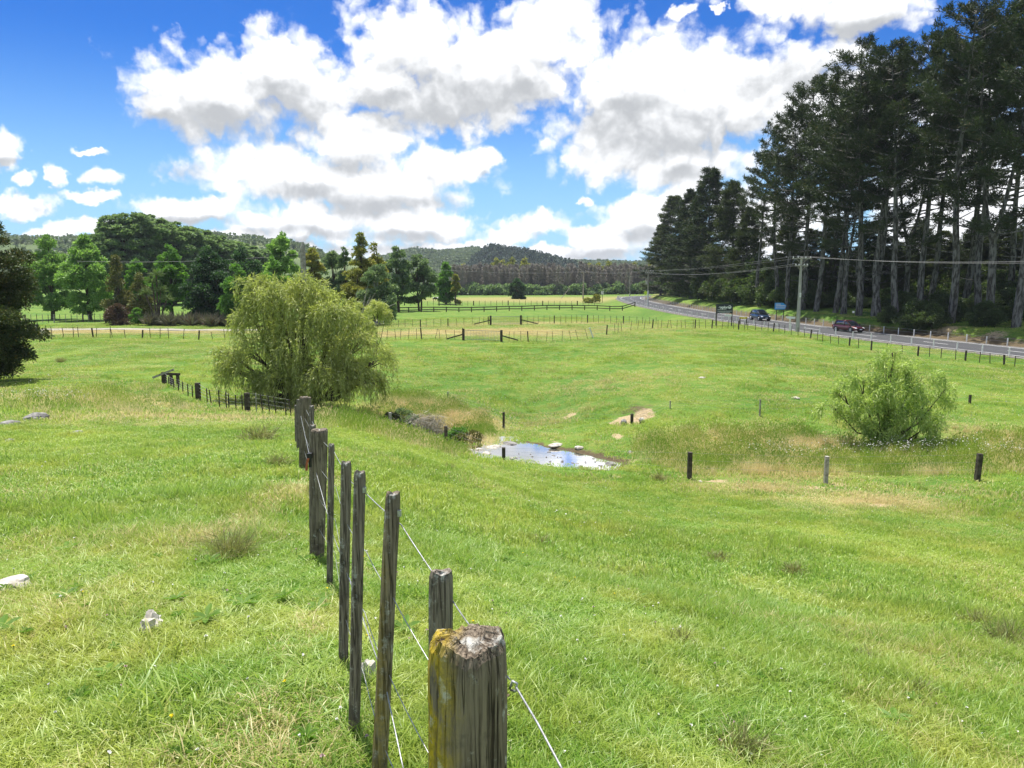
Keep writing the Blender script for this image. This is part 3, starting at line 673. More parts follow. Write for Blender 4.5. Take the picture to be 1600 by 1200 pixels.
M['weed'] = leaf_mat('weed_leaf', (.12,.24,.035), (.20,.33,.055), (.34,.34,.10), trans=.4, gloss=.02)
wd_ = [rosette(9, .075, .022, 1), rosette(12, .06, .016, 2), rosette(8, .10, .034, 3)]
x, y = wedge(420, 1.6, 16, 42, .7); k = keep_out(x, y); x, y = x[k], y[k]; n = len(x)
scatter('weeds', wd_, np.column_stack([x, y, height(x, y)+.03]), np.column_stack([rng.normal(0,.15,n), rng.normal(0,.15,n), rng.uniform(0,6.28,n)]), np.repeat(rng.uniform(.6,1.2,(n,1)),3,1), rng.integers(0,3,n), label='broad leaved plantain and dock rosettes among the near grass', cat='weeds')
# clover and daisy heads
M['petal'] = pbr('white_flower', (.75,.74,.70), .8, spec=.1); M['pink'] = pbr('pink_flower', (.55,.38,.42), .8, spec=.1); M['yellow'] = pbr('yellow_flower', (.80,.66,.03), .8, spec=.1)
M['stalk'] = pbr('stalk', (.14,.22,.05), .8, spec=.1)
def flower(mat, r_, h_, seed):
    b = MB(); rr_ = random.Random(seed)
    for k in range(10):
        a = k*2.4; e = rr_.uniform(.1, 1.3); d = np.array((math.cos(a)*math.cos(e), math.sin(a)*math.cos(e), math.sin(e))); s_ = np.cross(d, (0,0,1)); s_ /= np.linalg.norm(s_)+1e-6; c0 = np.array((0,0,h_))
        b.add([c0, c0+d*r_*.6+s_*r_*.35, c0+d*r_, c0+d*r_*.6-s_*r_*.35], [(0,1,2,3)])
    nf = len(b.F); b.box((0,0,h_/2), (.0025,.0025,h_)); me = mesh('f', np.vstack(b.V), b.F, mat, mats=[mat, M['stalk']], fmat=[0]*nf+[1]*6)
    return bpy.data.objects.new('f', me)
fl = [flower(M['petal'], .009, .07, 1), flower(M['pink'], .009, .07, 2), flower(M['yellow'], .009, .06, 3)]
x, y = wedge(900, 1.5, 14, 42, .6); k = keep_out(x, y); x, y = x[k], y[k]; n = len(x)
idx = rng.choice([0,1,2], n, p=[.5,.28,.22]); idx = np.where((idx == 2) & (x > 1), 0, idx)
scatter('clover_flowers', fl, np.column_stack([x, y, height(x, y)]), np.column_stack([rng.normal(0,.2,n), rng.normal(0,.2,n), rng.uniform(0,6.28,n)]), np.repeat(rng.uniform(.7,1.2,(n,1)),3,1), idx, label='tiny clover and hawkbit flowers dotted through the short grass', cat='flowers')
fl2 = [flower(M['petal'], .030, .22, 5), flower(M['petal'], .024, .34, 6), flower(M['petal'], .024, .60, 7)]
x, y = wedge(5200, 14, 75, 42, .8); k = keep_out(x, y) & (vnoise(x, y, 6, 77) > -.12); x, y = x[k], y[k]; n_low = len(x)
for px, py, dx, dy_, c_ in ((75,632,1.6,1.6,200),(1240,715,3.5,1.0,300),(1420,712,3.2,.9,420),(1560,715,2,1.5,160),(890,835,1.2,1,10),(100,515,4,3,60)):
    c = hit(px, py); x = np.append(x, c[0]+rng.normal(0, dx*.5, c_)); y = np.append(y, c[1]+rng.normal(0, dy_*.5, c_))
fi = rng.integers(0,2,len(x)); fi[n_low:] = 2
n = len(x); scl = np.repeat(rng.uniform(.5,1.25,(n,1)),3,1)*np.clip(np.hypot(x,y)/38, .6, 1.3)[:,None]
scatter('daisy_flowers', fl2, np.column_stack([x, y, height(x, y)-.04]), np.column_stack([rng.normal(0,.2,n), rng.normal(0,.2,n), rng.uniform(0,6.28,n)]), scl, fi, label='white daisies scattered over the paddock and thick along the stream fence', cat='flowers')

# ------------------------------------------------------------------ foliage builders
def unit(v): return v/(np.linalg.norm(v, axis=-1, keepdims=True)+1e-9)
def leaf_mesh(name, Pn, A, L, Wd, mat, seed=0, parent=None, extra=None):
    """diamond leaves: position, axis, length, width"""
    r = np.random.default_rng(seed+999); n = len(Pn); A = unit(A); s = unit(np.cross(A, r.normal(0, 1, (n, 3))))
    L = np.broadcast_to(np.asarray(L, float), (n,))*r.uniform(.65, 1.25, n); Wd = np.broadcast_to(np.asarray(Wd, float), (n,))*r.uniform(.7, 1.2, n)
    nn = np.cross(A, s)*L[:,None]*.12
    V = np.stack([Pn, Pn+A*L[:,None]*.45+s*Wd[:,None]/2+nn, Pn+A*L[:,None], Pn+A*L[:,None]*.45-s*Wd[:,None]/2+nn], 1)
    rn_ = np.repeat(r.uniform(0, 1, n) if extra is None else extra, 4)
    me = mesh(name, V.reshape(-1, 3), [np.arange(n)[:,None]*4+np.array([[0,1,2,3]])], mat, attr={'rnd': rn_})
    return link(name, me, parent)
ENV = {'round': [(0,.35),(.15,.75),(.4,1),(.65,.92),(.85,.62),(1,.12)], 'cone': [(0,.75),(.1,1),(.35,.82),(.6,.55),(.8,.32),(1,.03)],
       'egg': [(0,.45),(.12,.85),(.3,1),(.55,.88),(.75,.62),(.9,.32),(1,.05)], 'column': [(0,.6),(.2,1),(.5,.95),(.8,.7),(1,.15)], 'dome': [(0,.85),(.25,1),(.6,.85),(.85,.5),(1,.1)],
       'mass': [(0,.7),(.3,1),(.7,1),(.88,.82),(.96,.6),(1,.35)], 'top': [(0,.3),(.25,.7),(.5,1),(.75,.95),(.9,.65),(1,.2)]}
def tree(name, label, cat, base, H, Rm, env='round', crown0=.15, leaf=.3, n=7000, mat='leaf_green', bark='bark', nl=45, ls=.3, seed=1, lean=(0,0), trunk_r=None, squash=.8, group=None, ry=1.0, droop=-.2, rag=.0, trunks=1, wd=.62, limbs=True):
    r = np.random.default_rng(seed); root = empty(name, base, 0, label=label, cat=cat, group=group); tr = trunk_r or H*.022
    e = np.array(ENV[env]); z0 = H*crown0; hc = H-z0
    t = r.uniform(0, 1, nl*4); keep = r.uniform(0, 1, nl*4) < np.interp(t, e[:,0], e[:,1])+.08; t = t[keep][:nl]; nl = len(t)
    t[:3] = (.96, .9, .85)
    rad = np.interp(t, e[:,0], e[:,1])*Rm; a = r.uniform(0, 2*np.pi, nl); q = rad*r.uniform(.25, .92, nl)**.7
    sz = ls*Rm*r.uniform(.65, 1.2, nl)*(.45+.55*np.interp(t, e[:,0], e[:,1])); q = np.maximum(q-sz*.35, 0)
    q *= 1+rag*r.normal(0, 1, nl)
    C = np.column_stack([q*np.cos(a)+lean[0]*t, q*np.sin(a)*ry+lean[1]*t, z0+hc*t-sz*.5*squash*(t > .8)])
    k = r.choice(nl, n, p=sz**2/np.sum(sz**2)); u = unit(r.normal(0, 1, (n, 3))); u[:,2] = np.where(u[:,2] < -.3, -u[:,2], u[:,2])
    f = r.uniform(0, 1, n)**.4
    Pn = C[k]+u*(sz[k]*f)[:,None]*np.array((1,1,squash))+r.normal(0, .02*Rm, (n,3)); Pn[:,2] = np.maximum(Pn[:,2], z0*.5+.1)
    A = unit(u*.9+r.normal(0, .6, (n,3))+np.array((0,0,droop)))
    leaf_mesh('crown', Pn, A, leaf, leaf*wd, M[mat], seed, root)
    b = MB()
    for q_ in range(trunks):
        o = np.array((0,0,0.)) if trunks == 1 else np.array((r.normal(0,.25*Rm*.3), r.normal(0,.3*Rm*.3), 0)); top = np.array((lean[0]*.8, lean[1]*.8, H*.86))+(o*3 if trunks > 1 else 0)
        pts = [o+(0,0,-.4)]+[o+(top-o)*s+np.array((*r.normal(0, H*.008, 2), 0)) for s in np.linspace(0, 1, 8)]
        b.tube(pts, [tr*1.35]+list(np.linspace(tr*1.15, tr*.12, 8)), 7)
    if limbs:
        for i in r.choice(nl, min(nl, 14), replace=False):
            s = max(.06, (C[i,2]/H)*.62); st = np.array((lean[0]*s, lean[1]*s, H*.86*s)); en = C[i]; md = (st+en)/2+np.array((0,0,-.04*H*.3)); b.tube([st, md, en], [tr*.42, tr*.26, tr*.07], 5, False)
    b.build('trunk', M[bark], root); return root
M['leaf_green'] = leaf_mat('leaf_green', (0.085,0.198,0.034), (0.189,0.358,0.060))
M['leaf_bright'] = leaf_mat('leaf_bright', (0.135,0.257,0.061), (0.311,0.486,0.128), (0.486,0.675,0.216))
M['leaf_dark'] = leaf_mat('leaf_dark', (0.028,0.074,0.028), (0.069,0.135,0.046))
M['leaf_grey'] = leaf_mat('leaf_grey', (0.122,0.198,0.098), (0.235,0.311,0.160), (0.377,0.434,0.264))
M['leaf_poplar'] = leaf_mat('leaf_poplar', (0.137,0.215,0.104), (0.247,0.338,0.156), (0.364,0.442,0.260))
M['leaf_olive'] = leaf_mat('leaf_olive', (0.113,0.129,0.034), (0.198,0.198,0.053), (0.282,0.208,0.056), trans=.2)
M['leaf_totara'] = leaf_mat('leaf_totara', (.034,.055,.018), (.085,.105,.028), (.17,.13,.035), trans=.2)
M['leaf_red'] = leaf_mat('leaf_red', (.11,.06,.045), (.17,.11,.075), (.13,.15,.06), trans=.2)
M['leaf_gold'] = leaf_mat('leaf_gold', (0.160,0.198,0.042), (0.358,0.320,0.066), (0.471,0.358,0.094))
M['leaf_willow'] = leaf_mat('leaf_willow', (.27,.33,.085), (.60,.61,.20), (.75,.75,.40), trans=.45)
M['leaf_willow2'] = leaf_mat('leaf_willow2', (.24,.36,.085), (.55,.65,.20), (.72,.75,.36), trans=.45)
M['needle'] = leaf_mat('needle', (.026,.045,.017), (.060,.080,.025), (.14,.11,.055), trans=.2); M['needle_light'] = leaf_mat('needle_light', (.040,.062,.018), (.085,.100,.028), trans=.25)
M['twig'] = leaf_mat('twig', (.20,.175,.15), (.36,.32,.28), trans=.05)
M['bush'] = leaf_mat('bush_leaf', (.045,.080,.025), (.10,.145,.04), (.16,.18,.07))
M['bracken'] = leaf_mat('dry_bracken', (0.232, 0.174, 0.087), (0.406, 0.319, 0.174), (0.174, 0.203, 0.072), trans=.2)

def place(px, pt, D):
    """base on the ground at column px and distance D, height so that the top reaches row pt"""
    b = on_ground(px, D); return b, P(px, pt, D)[2]-b[2]

# ---- trees on the left and centre
T = [ # px, top row, D, half width px, env, crown0, leaf, n, mat, bark, nl, ls, label
 (84,364,128,44,'egg',.05,.55,11000,'leaf_bright','bark',60,.26,'broadleaf','fresh green oval tree left of the brightest green one, beyond the track'),
 (140,368,124,43,'egg',.05,.55,12000,'leaf_bright','bark',70,.25,'broadleaf','brightest green egg shaped tree standing beyond the gravel track'),
 (187,399,116,27,'cone',.03,.40,5000,'leaf_olive','bark',40,.42,'conifer','brown green pointed conifer between the bright tree and the cabbage tree'),
 (222,425,115,25,'cone',.03,.40,4500,'leaf_olive','bark',35,.45,'conifer','shorter rusty olive conifer right behind the red bush'),
 (218,403,126,20,'round',.3,.5,3500,'leaf_green','bark',30,.35,'broadleaf','small round green tree peeping over the shorter conifer'),
 (270,380,124,31,'egg',.12,.55,7000,'leaf_green','bark',50,.3,'broadleaf','mid green pointed tree left of the big dark evergreen'),
 (332,385,121,42,'dome',.05,.55,10000,'leaf_dark','bark',60,.3,'evergreen','large very dark green evergreen behind the flax, left of the willow'),
 (385,384,126,38,'dome',.1,.55,8000,'leaf_dark','bark',50,.3,'evergreen','second dark evergreen, just above the top of the big willow'),
 (370,412,112,30,'dome',.1,.5,4500,'leaf_green','bark',35,.32,'broadleaf','lighter green low tree in front of the dark evergreens'),
 (443,360,130,32,'egg',.1,.6,9000,'leaf_bright','bark',60,.28,'broadleaf','tall deep green tree standing behind the big willow, left of the broken trunk'),
 (490,386,140,22,'round',.1,.6,4500,'leaf_gold','bark',35,.35,'broadleaf','pale olive tree right behind the broken trunk'),
 (523,392,150,26,'round',.1,.6,5000,'leaf_grey','bark',40,.33,'broadleaf','grey green tree between the broken trunk and the layered conifer'),
 (541,386,148,16,'column',.1,.6,3000,'leaf_grey','bark',28,.4,'broadleaf','thin grey green tree touching the layered conifer on its left'),
 (560,420,112,34,'dome',.03,.45,8000,'leaf_gold','bark',50,.28,'broadleaf','low golden green tree at the foot of the layered conifer'),
 (592,412,109,36,'dome',.08,.42,10000,'leaf_grey','pale_bark',55,.26,'broadleaf','spreading grey leaved tree with bare white limbs beside the rail fence'),
 (622,385,165,25,'round',.18,.7,6000,'leaf_grey','bark',42,.3,'broadleaf','tall grey green tree at the left end of the far paddock'),
 (655,396,172,32,'dome',.16,.7,8000,'leaf_grey','bark',50,.26,'broadleaf','wide grey tree on several dark trunks in the far paddock'),
 (697,409,230,19,'egg',.03,.9,6500,'leaf_green','bark',45,.3,'broadleaf','dark green pointed tree in front of the left end of the bare wood'),
 (712,428,225,8,'dome',.03,.8,1500,'leaf_gold','bark',18,.4,'shrub','small olive shrub at the right foot of the dark green pointed tree'),
 (808,435,300,14,'dome',.0,.9,4500,'leaf_dark','bark',35,.3,'evergreen','round black green tree alone in front of the bare wood'),
 (432,400,112,30,'dome',.1,.5,4500,'leaf_green','bark',35,.32,'broadleaf','green bushy tree low behind the crown of the big willow'),
]
NAMES = {'broadleaf': 'broadleaf_tree', 'conifer': 'conifer_tree', 'evergreen': 'evergreen_tree', 'shrub': 'shrub'}
for i, (px, pt, D, hw, env, c0, lf, n, mt, bk, nl, ls, kd, lab) in enumerate(T):
    b, H = place(px, pt, D); tree(NAMES[kd], lab, 'shrub' if kd == 'shrub' else 'tree', b, H, hw/FPX*D, env, c0, lf*.72, int(n*1.7), mt, bk, nl, ls, seed=100+i, rag=.06, trunks=3 if 'several' in lab else 1, trunk_r=.2 if 'several' in lab else None)
# layered conifer with spire
b, H = place(566, 361, 118); tree('conifer_tree', 'layered conifer with a golden green spire standing above the mixed trees', 'tree', b, H, 3.6, 'cone', .15, .4, 9000, 'leaf_gold', 'bark', 75, .28, seed=150, squash=.35, droop=-.35)
b, H = place(587, 378, 121); tree('conifer_tree', 'flat layered conifer just right of the golden spire', 'tree', b, H, 2.8, 'cone', .3, .4, 5000, 'leaf_gold', 'bark', 40, .36, seed=151, squash=.3, droop=-.3)
# white bare limbs on the grey tree
g_ = MB(); bb = on_ground(566, 106); 
rr2 = random.Random(4)
for px, py in ((579,462),(586,458),(604,470),(574,448),(617,475),(596,478)):
    e = P(px, py, 104.5); s = np.array((bb[0], 105.2, bb[2]+.6)); mid = (s+e)/2+np.array((0,0,.35)); g_.tube([s, mid, e], [.13,.09,.03], 5)
o = g_.build('fallen_branch', M['pale_bark'], label='bare white limbs spreading in front of the grey leaved tree', cat='branch')
# dark conifer at the left edge, near
b, H = place(-26, 292, 46)
tree('evergreen_tree', 'big dark bronze green evergreen cut off by the left edge of the view', 'tree', b, H, 3.9, 'egg', .02, .20, 95000, 'leaf_totara', 'bark', 130, .25, seed=160, squash=.7, rag=.08, wd=.42)
# broken trunk
bt, H = place(477, 378, 108); mb = MB(); mb.tube([(0,0,-.3),(0.05,0,H*.5),(0,0,H*.93),(.1,0,H)], [.5,.42,.36,.12], 9)
rt = empty('dead_tree', bt, 0, label='bare grey broken trunk rising behind the big willow', cat='dead tree'); mb.build('trunk', M['pale_bark'], rt)
# tall wood behind the left trees
for i, (px, pt, D, hw) in enumerate(((175,345,205,22),(195,336,206,26),(222,334,210,27),(250,341,214,26),(275,349,219,25),(300,355,226,24),(322,360,232,22),(345,370,240,22),(368,377,252,22),(392,384,262,22),(162,365,200,14),(415,390,270,20),(208,338,214,24),(236,338,222,24),(262,346,226,22),(288,354,232,22),(311,360,238,22),(334,367,244,20),(357,376,250,20),(380,382,256,20))):
    if i == 0: 
        b, H = place(px, pt, D); big = tree('poplar_tree', 'x', 'tree', b, H, hw/FPX*D, 'mass', .03, .65, 17000, 'leaf_poplar', 'bark', 80, .27, seed=200, rag=.03, droop=.3)
        o = big; bH, bR = H, hw/FPX*D
    else:
        b, H = place(px, pt, D); o = copy_thing(big, b, i*2.1, (hw/FPX*D/bR*1.4, hw/FPX*D/bR*1.4, H/bH))
    tag(o, 'tall grey green poplar in the wood rising behind the left row of trees', 'tree', 'tall poplars behind the left trees')
# small trees on the left skyline
b, H = place(108, 369, 330); 
# scrubby midground: red bush, green bush, cabbage tree, flax
b, H = place(184, 475, 110); tree('red_bush', 'rusty red leaved bush between the track fence and the conifers', 'bush', b, H, 2.2, 'dome', .0, .26, 6000, 'leaf_red', 'bark', 30, .34, seed=170)
b, H = place(216, 482, 109); tree('shrub', 'small green shrub between the red bush and the flax', 'bush', b, H, 1.2, 'round', .0, .24, 2500, 'leaf_green', 'bark', 16, .4, seed=171)
def spiky(name, root, centres, L, n, mat, seed, up=.2):
    r = np.random.default_rng(seed); Ps, As = [], []
    for c in centres:
        u = unit(r.normal(0, 1, (n, 3))); u[:,2] = np.abs(u[:,2])*.9+up; Ps.append(np.repeat([c], n, 0)); As.append(u)
    return leaf_mesh(name, np.vstack(Ps), np.vstack(As), L, L*.07, mat, seed, root)
M['flax'] = leaf_mat('flax_leaf', (0.109, 0.109, 0.072), (0.261, 0.232, 0.160), (0.145, 0.072, 0.058), trans=.1)
M['cabbage'] = leaf_mat('cabbage_leaf', (0.102, 0.160, 0.043), (0.217, 0.290, 0.087), trans=.25)
fx = [(232,502),(243,505),(252,502),(262,506),(272,501),(284,504),(296,502),(308,505),(318,502),(328,504),(340,502),(352,504),(362,503)]
for i, (px, py) in enumerate(fx):
    c = on_ground(px, 108+(i%3)); rt = empty('flax_bush', c, 0, label='grey brown flax clump in the row along the farm track', cat='flax', group='flax clumps along the farm track')
    spiky('leaves', rt, [np.array((random.uniform(-.5,.5), random.uniform(-.3,.3), 0)) for _ in range(3)], 1.9, 60, M['flax'], 300+i, .5)
cb = on_ground(247, 111); rt = empty('cabbage_tree', cb, 0, label='cabbage tree with spiky leaf heads on bare pale stems above the flax', cat='tree')
b = MB(); heads = []
for dx, h in ((-1.6,4.6),(-.5,6.2),(.7,5.0),(1.5,3.8),(.2,7.2)):
    b.tube([(dx*.3,0,-.2),(dx*.5,0,h*.5),(dx,0,h)], [.16,.11,.09], 6); heads.append(np.array((dx,0,h)))
b.build('stem', M['bark'], rt); spiky('leaves', rt, heads, 1.2, 140, M['cabbage'], 330, -.25)

# ---- willows
def willow(label, D, balls, base_px, mat, strand_n, len0, len1, leafL, leafW, seed, trunk_r=.28, ztip=.25, up=.25, dens=22, stems=5):
    r = np.random.default_rng(seed); g0_ = on_ground(base_px, D); root = empty('willow_tree', g0_, 0, label=label, cat='tree'); Ps, As = [], []; C = []
    tot = sum(b_[2]**2 for b_ in balls)
    for (px, py, rp, dD) in balls:
        c = P(px, py, D+dD)-g0_; R_ = rp/FPX*D; C.append((c, R_)); m_ = int(strand_n*rp*rp/tot)
        u = unit(r.normal(0, 1, (m_, 3))); u[:,2] = np.where(u[:,2] < -.15, -u[:,2], u[:,2])
        # clumped strands: directions gather round a few sprays
        sp = unit(r.normal(0, 1, (max(5, m_//20), 3))); sp[:,2] = np.abs(sp[:,2])*.9; u = unit(u*.36+sp[r.integers(0, len(sp), m_)])
        st = c+u*(R_*r.uniform(.35, 1.0, m_)**.5)[:,None]; hd = unit(u*np.array((1,1,.35))+r.normal(0,.25,(m_,3))+np.array((0,0,up)))
        Ls = r.uniform(len0, len1, m_); ts = np.linspace(0, 1, dens)
        for t in ts:
            tt = t+r.normal(0, .02, m_); p = st+hd*(Ls*.45*(1-np.exp(-2.2*tt)))[:,None]+np.array((0,0,-1.))*(Ls*.80*tt**1.7)[:,None]+r.normal(0, .03, (m_,3))
            ax = unit(hd*(1-tt)[:,None]+np.array((0,0,-1.))*(.35+tt*1.1)[:,None]+r.normal(0,.42,(m_,3)))
            zg = height(p[:,0]+g0_[0], p[:,1]+g0_[1], False)-g0_[2]; k = p[:,2] > zg+ztip*.4
            Ps.append(p[k]); As.append(ax[k])
    Pn = np.vstack(Ps); leaf_mesh('crown', Pn, np.vstack(As), leafL, leafW, M[mat], seed, root)
    b = MB()
    for i, (c, R_) in enumerate(C):
        o = np.array((r.normal(0,.25), r.normal(0,.25), -.3)); e = c+np.array((0,0,R_*.5)); md = o*.4+e*.5+np.array((0,0,-.3)); b.tube([o, o+(0,0,.6), md, e], [trunk_r, trunk_r*.8, trunk_r*.45, trunk_r*.12], 7)
        for q in range(7):
            d = unit(r.normal(0,1,3)); d[2] = abs(d[2])*.6; b.tube([md*.4+e*.6, e*.6+(c+d*R_*.8)*.4, c+d*R_*.85], [trunk_r*.16, trunk_r*.09, trunk_r*.03], 4, False)
    b.build('trunk', M['bark'], root); return root
willow('big yellow green weeping willow sprawling beside the stream', 43, [(432,478,44,0),(415,462,30,.8),(478,478,44,.5),(520,500,44,0),(470,545,62,0),(400,520,42,0),(548,520,32,.6),(562,552,40,-.3),(585,578,28,-.5),(400,573,46,-.6),(372,590,28,-.6),(500,590,50,-1.0),(540,600,40,-1),(455,600,45,-.5),(430,612,36,-.8),(510,612,36,-1.4),(575,605,26,-.8),(356,560,22,-.2),(470,448,20,.3),(392,446,18,.4)],
       480, 'leaf_willow', 3900, .9, 2.6, .27, .050, 40, dens=17)
willow('small bushy willow on the right bank of the stream behind the daisies', 36, [(1385,585,34,0),(1430,600,38,0),(1340,608,32,0),(1390,625,48,0),(1455,628,30,.2),(1312,622,22,0),(1420,660,46,0),(1370,655,40,-.2),(1462,668,24,-.2),(1400,690,36,-.3),(1370,690,30,-.5),(1435,692,32,-.4),(1345,672,22,-.2),(1298,640,16,0),(1322,655,24,-.2),(1350,640,30,0),(1480,610,12,0),(1395,556,14,0)],
       1382, 'leaf_willow2', 2000, .4, 1.2, .22, .042, 41, trunk_r=.09, up=.6, dens=13)
willow('drooping yellow green willow sapling past the right shoulder of the big willow', 66, [(590,488,16,0),(572,478,12,0),(604,494,10,0)], 586, 'leaf_willow', 420, .6, 1.4, .26, .05, 42, trunk_r=.07, dens=14)
# dead trunks seen through the small willow
# ---- scrub on the stream bank
bc = on_ground(655, 43)
for i, (px, D, s_, m_) in enumerate(((628,44,.9,'bush'),(648,43.4,.8,'bush'),(608,42.2,.8,'bush'),(735,39.4,.7,'bush'),(712,40.2,.7,'bush'))):
    c = on_ground(px, D); tree('scrub_bush', ['dark fern bush on the bank right of the big willow', 'black green bush hanging over the bank beside the dead brush', 'low dark scrub tucked under the skirt of the big willow', 'olive scrub bush at the left end of the pool', 'small dark scrub between the short post and the pool'][i], 'bush', c-np.array((0,0,.15)), s_*1.1, s_*1.3, 'dome', .0, .13, 3000, ('leaf_grey','leaf_green','leaf_totara','leaf_olive','leaf_green')[i], 'bark', 20, .35, seed=400+i)
rt = empty('dead_brush', on_ground(668, 41.5), 0, label='grey heap of dead dry brush on the bank left of the pool', cat='dead brush')
r = np.random.default_rng(7); n = 1500; st = np.column_stack([r.normal(0,.5,n), r.normal(0,.35,n), r.uniform(.1,1.2,n)]); A = unit(np.column_stack([r.normal(0,.5,n), r.normal(0,.5,n), r.uniform(-1.2,.2,n)]))
leaf_mesh('stems', st, A, .6, .022, leaf_mat('dead_stem', (.24,.21,.17), (.46,.42,.35), trans=.05), 8, rt)

# ---- pines
def make_pine(seed, H, Rm, c0, fork=False, mat='needle', lean=0.0, shape='pine', dens=1.0):
    r = np.random.default_rng(seed); rt = bpy.data.objects.new('pine_tree', None); COL.objects.link(rt)
    b = MB(); Ps, As, Ex = [], [], []; br = MB()
    trunks = []
    if fork:
        hf = H*r.uniform(.16,.26); trunks.append([np.array((0,0,-1.)), np.array((0,0,hf*.5)), np.array((.1,0,hf))]); 
        for sg in (-1, 1): trunks.append([np.array((.1,0,hf)), np.array((sg*1.0,.2,hf+H*.12)), np.array((sg*2.0,.3*sg,H*.6)), np.array((sg*2.3,.2,H*(.97 if sg > 0 else .9)))])
    else:
        w = np.cumsum(r.normal(0, .012*H, (7,2)), axis=0)*.6; trunks.append([np.array((0,0,-1.))]+[np.array((w[k,0]+lean*H*(k/6), w[k,1], H*.985*k/6)) for k in range(7)])
    r0 = H*.0125
    for i, tp in enumerate(trunks):
        tp = catmull(tp, 4); zt = tp[:,2]/H; rad = r0*np.clip(1.05-zt, .04, 1.3)*(1 if not fork or i == 0 else .68); rad[0:2] *= 1.25; b.tube(tp, rad, 8)
        if fork and i == 0: continue
        nb = int((86 if not fork else 56)*dens)
        for k in range(nb):
            t = (k+r.uniform(0,1))/nb; zf = c0+(1-c0)*t**.9; z = zf*H; ct = np.array([np.interp(z, tp[:,2], tp[:,j]) for j in (0,1)])
            if shape == 'pine': pr = np.interp(t, [0,.15,.45,.75,.92,1], [.72,.95,1,.78,.42,.12])
            else: pr = np.interp(t, [0,.1,.5,.85,1], [.9,1,.66,.28,.05])
            Lb = Rm*pr*r.uniform(.55,1.12)*(1 if not fork else .8); a = r.uniform(0, 2*np.pi)
            if fork: a = (0 if i == 2 else math.pi)+r.normal(0,1.1)
            rise = r.uniform(.0,.35)+.5*t if shape == 'pine' else r.uniform(-.1,.2)+.3*t
            d = np.array((math.cos(a), math.sin(a), 0)); q = np.linspace(0, 1, 6); sag = r.uniform(.0,.16)
            pts = np.array([(*ct, z)])+d*(Lb*q)[:,None]+np.outer(Lb*(rise*q-sag*np.sin(q*math.pi)), (0,0,1)); pts[:,:2] += np.cumsum(r.normal(0,.05*Lb,(6,2)),axis=0)*.5; pts[0,:2] = ct
            br.tube(pts, np.linspace(.055+.012*Lb, .02, 6), 4, False)
            bare = (t < .22 and r.uniform() < .45)
            if bare: continue
            ns = int(6+Lb*1.5)
            for s in range(ns):
                q0 = r.uniform(.32, 1.0); p0 = np.array([np.interp(q0, q, pts[:,j]) for j in range(3)]); sa = a+r.choice((-1,1))*r.uniform(.4,1.2); sL = Lb*.30*(1.25-q0)+.55
                sd = np.array((math.cos(sa), math.sin(sa), r.uniform(.1,.65))); p1 = p0+sd*sL; br.tube([p0, p1], [.022,.01], 3, False)
                for c_ in (.35, .68, 1.0):
                    cc = p0+(p1-p0)*c_+r.normal(0,.12,3); m_ = 10; u = unit(r.normal(0,1,(m_,3))+sd*.9+np.array((0,0,.5))); Ps.append(np.repeat([cc], m_, 0)+r.normal(0,.10,(m_,3))); As.append(u); Ex.append(np.clip(np.full(m_, r.uniform(0,.9))+r.normal(0,.06,m_),0,1))
        # a leader tuft
        m_ = 60; tip = tp[-1]; Ps.append(tip+r.normal(0,.3,(m_,3))-np.outer(r.uniform(0,1.5,m_),(0,0,1))); As.append(unit(r.normal(0,1,(m_,3))+np.array((0,0,1.2)))); Ex.append(np.full(m_,.4))
        # dead snags below the crown
        if shape == 'pine':
            for k in range(7):
                z = r.uniform(.12, c0)*H; ct = np.array([np.interp(z, tp[:,2], tp[:,j]) for j in (0,1)])
                if z < tp[0,2]: continue
                a = r.uniform(0, 2*np.pi); L_ = r.uniform(.8, 3.5); e = np.array((*ct, z))+L_*np.array((math.cos(a), math.sin(a), r.uniform(-.1,.45))); md = (np.array((*ct,z))+e)/2+r.normal(0,.15,3); b.tube([(*ct, z), md, e], [.07,.05,.015], 4, False)
    b.build('trunk', M['pine_bark'], rt)
    br.build('branches', M['pine_bark'], rt)
    Pn = np.vstack(Ps); leaf_mesh('crown', Pn, np.vstack(As), .52, .10, M[mat], seed, rt, np.concatenate(Ex)); rt['H'] = 0; del rt['H']; return rt
PV = [(make_pine(11,34,6.4,.26,dens=.62),34), (make_pine(12,34,5.2,.34,lean=.05,dens=.6),34), (make_pine(13,34,6.6,.26,fork=True,dens=.7),34), (make_pine(14,34,5.6,.40,dens=.6,lean=-.03),34), (make_pine(15,34,7.2,.20,lean=-.02,dens=.62),34), (make_pine(16,34,5.0,.44,lean=-.07,dens=.6),34)]
DV = (make_pine(21,24,5.6,.04,mat='needle',shape='spruce',dens=1.7),24); DV2 = (make_pine(22,24,6.0,.03,mat='needle_light',shape='spruce',dens=1.7),24)
used = set()
_dd = np.arange(60, 330, 1.5)
def beyond_road(px, off):
    """nearest distance at which this column lies at least off metres to the right of the road"""
    x = (px-800)/FPX*_dd; sd, _, _ = seg_dist(x, _dd, ROAD); k = sd > off; return float(_dd[int(np.argmax(k))]) if k.any() else 260.0
def pine(v, px, pt, D, rz, label, group=None, hw=None, name='pine_tree'):
    D2 = max(D, beyond_road(px, 10.5 if hw is None else 12.5)); hw = hw and hw*D2/D; D = D2
    src, H0 = v; b, H = place(px, pt, D); s = H/H0; w = s if hw is None else hw
    if id(src) not in used: used.add(id(src)); o = src; o.location = tuple(b); o.rotation_euler.z = rz; o.scale = (w, w, s)
    else: o = copy_thing(src, b, rz, (w, w, s))
    if 'group' in o: del o['group']
    o.rotation_euler.x = R(random.uniform(-2.2, 2.2)); o.rotation_euler.y = R(random.uniform(-2.6, 2.6))
    o.name = name; tag(o, label, 'tree', group); return o
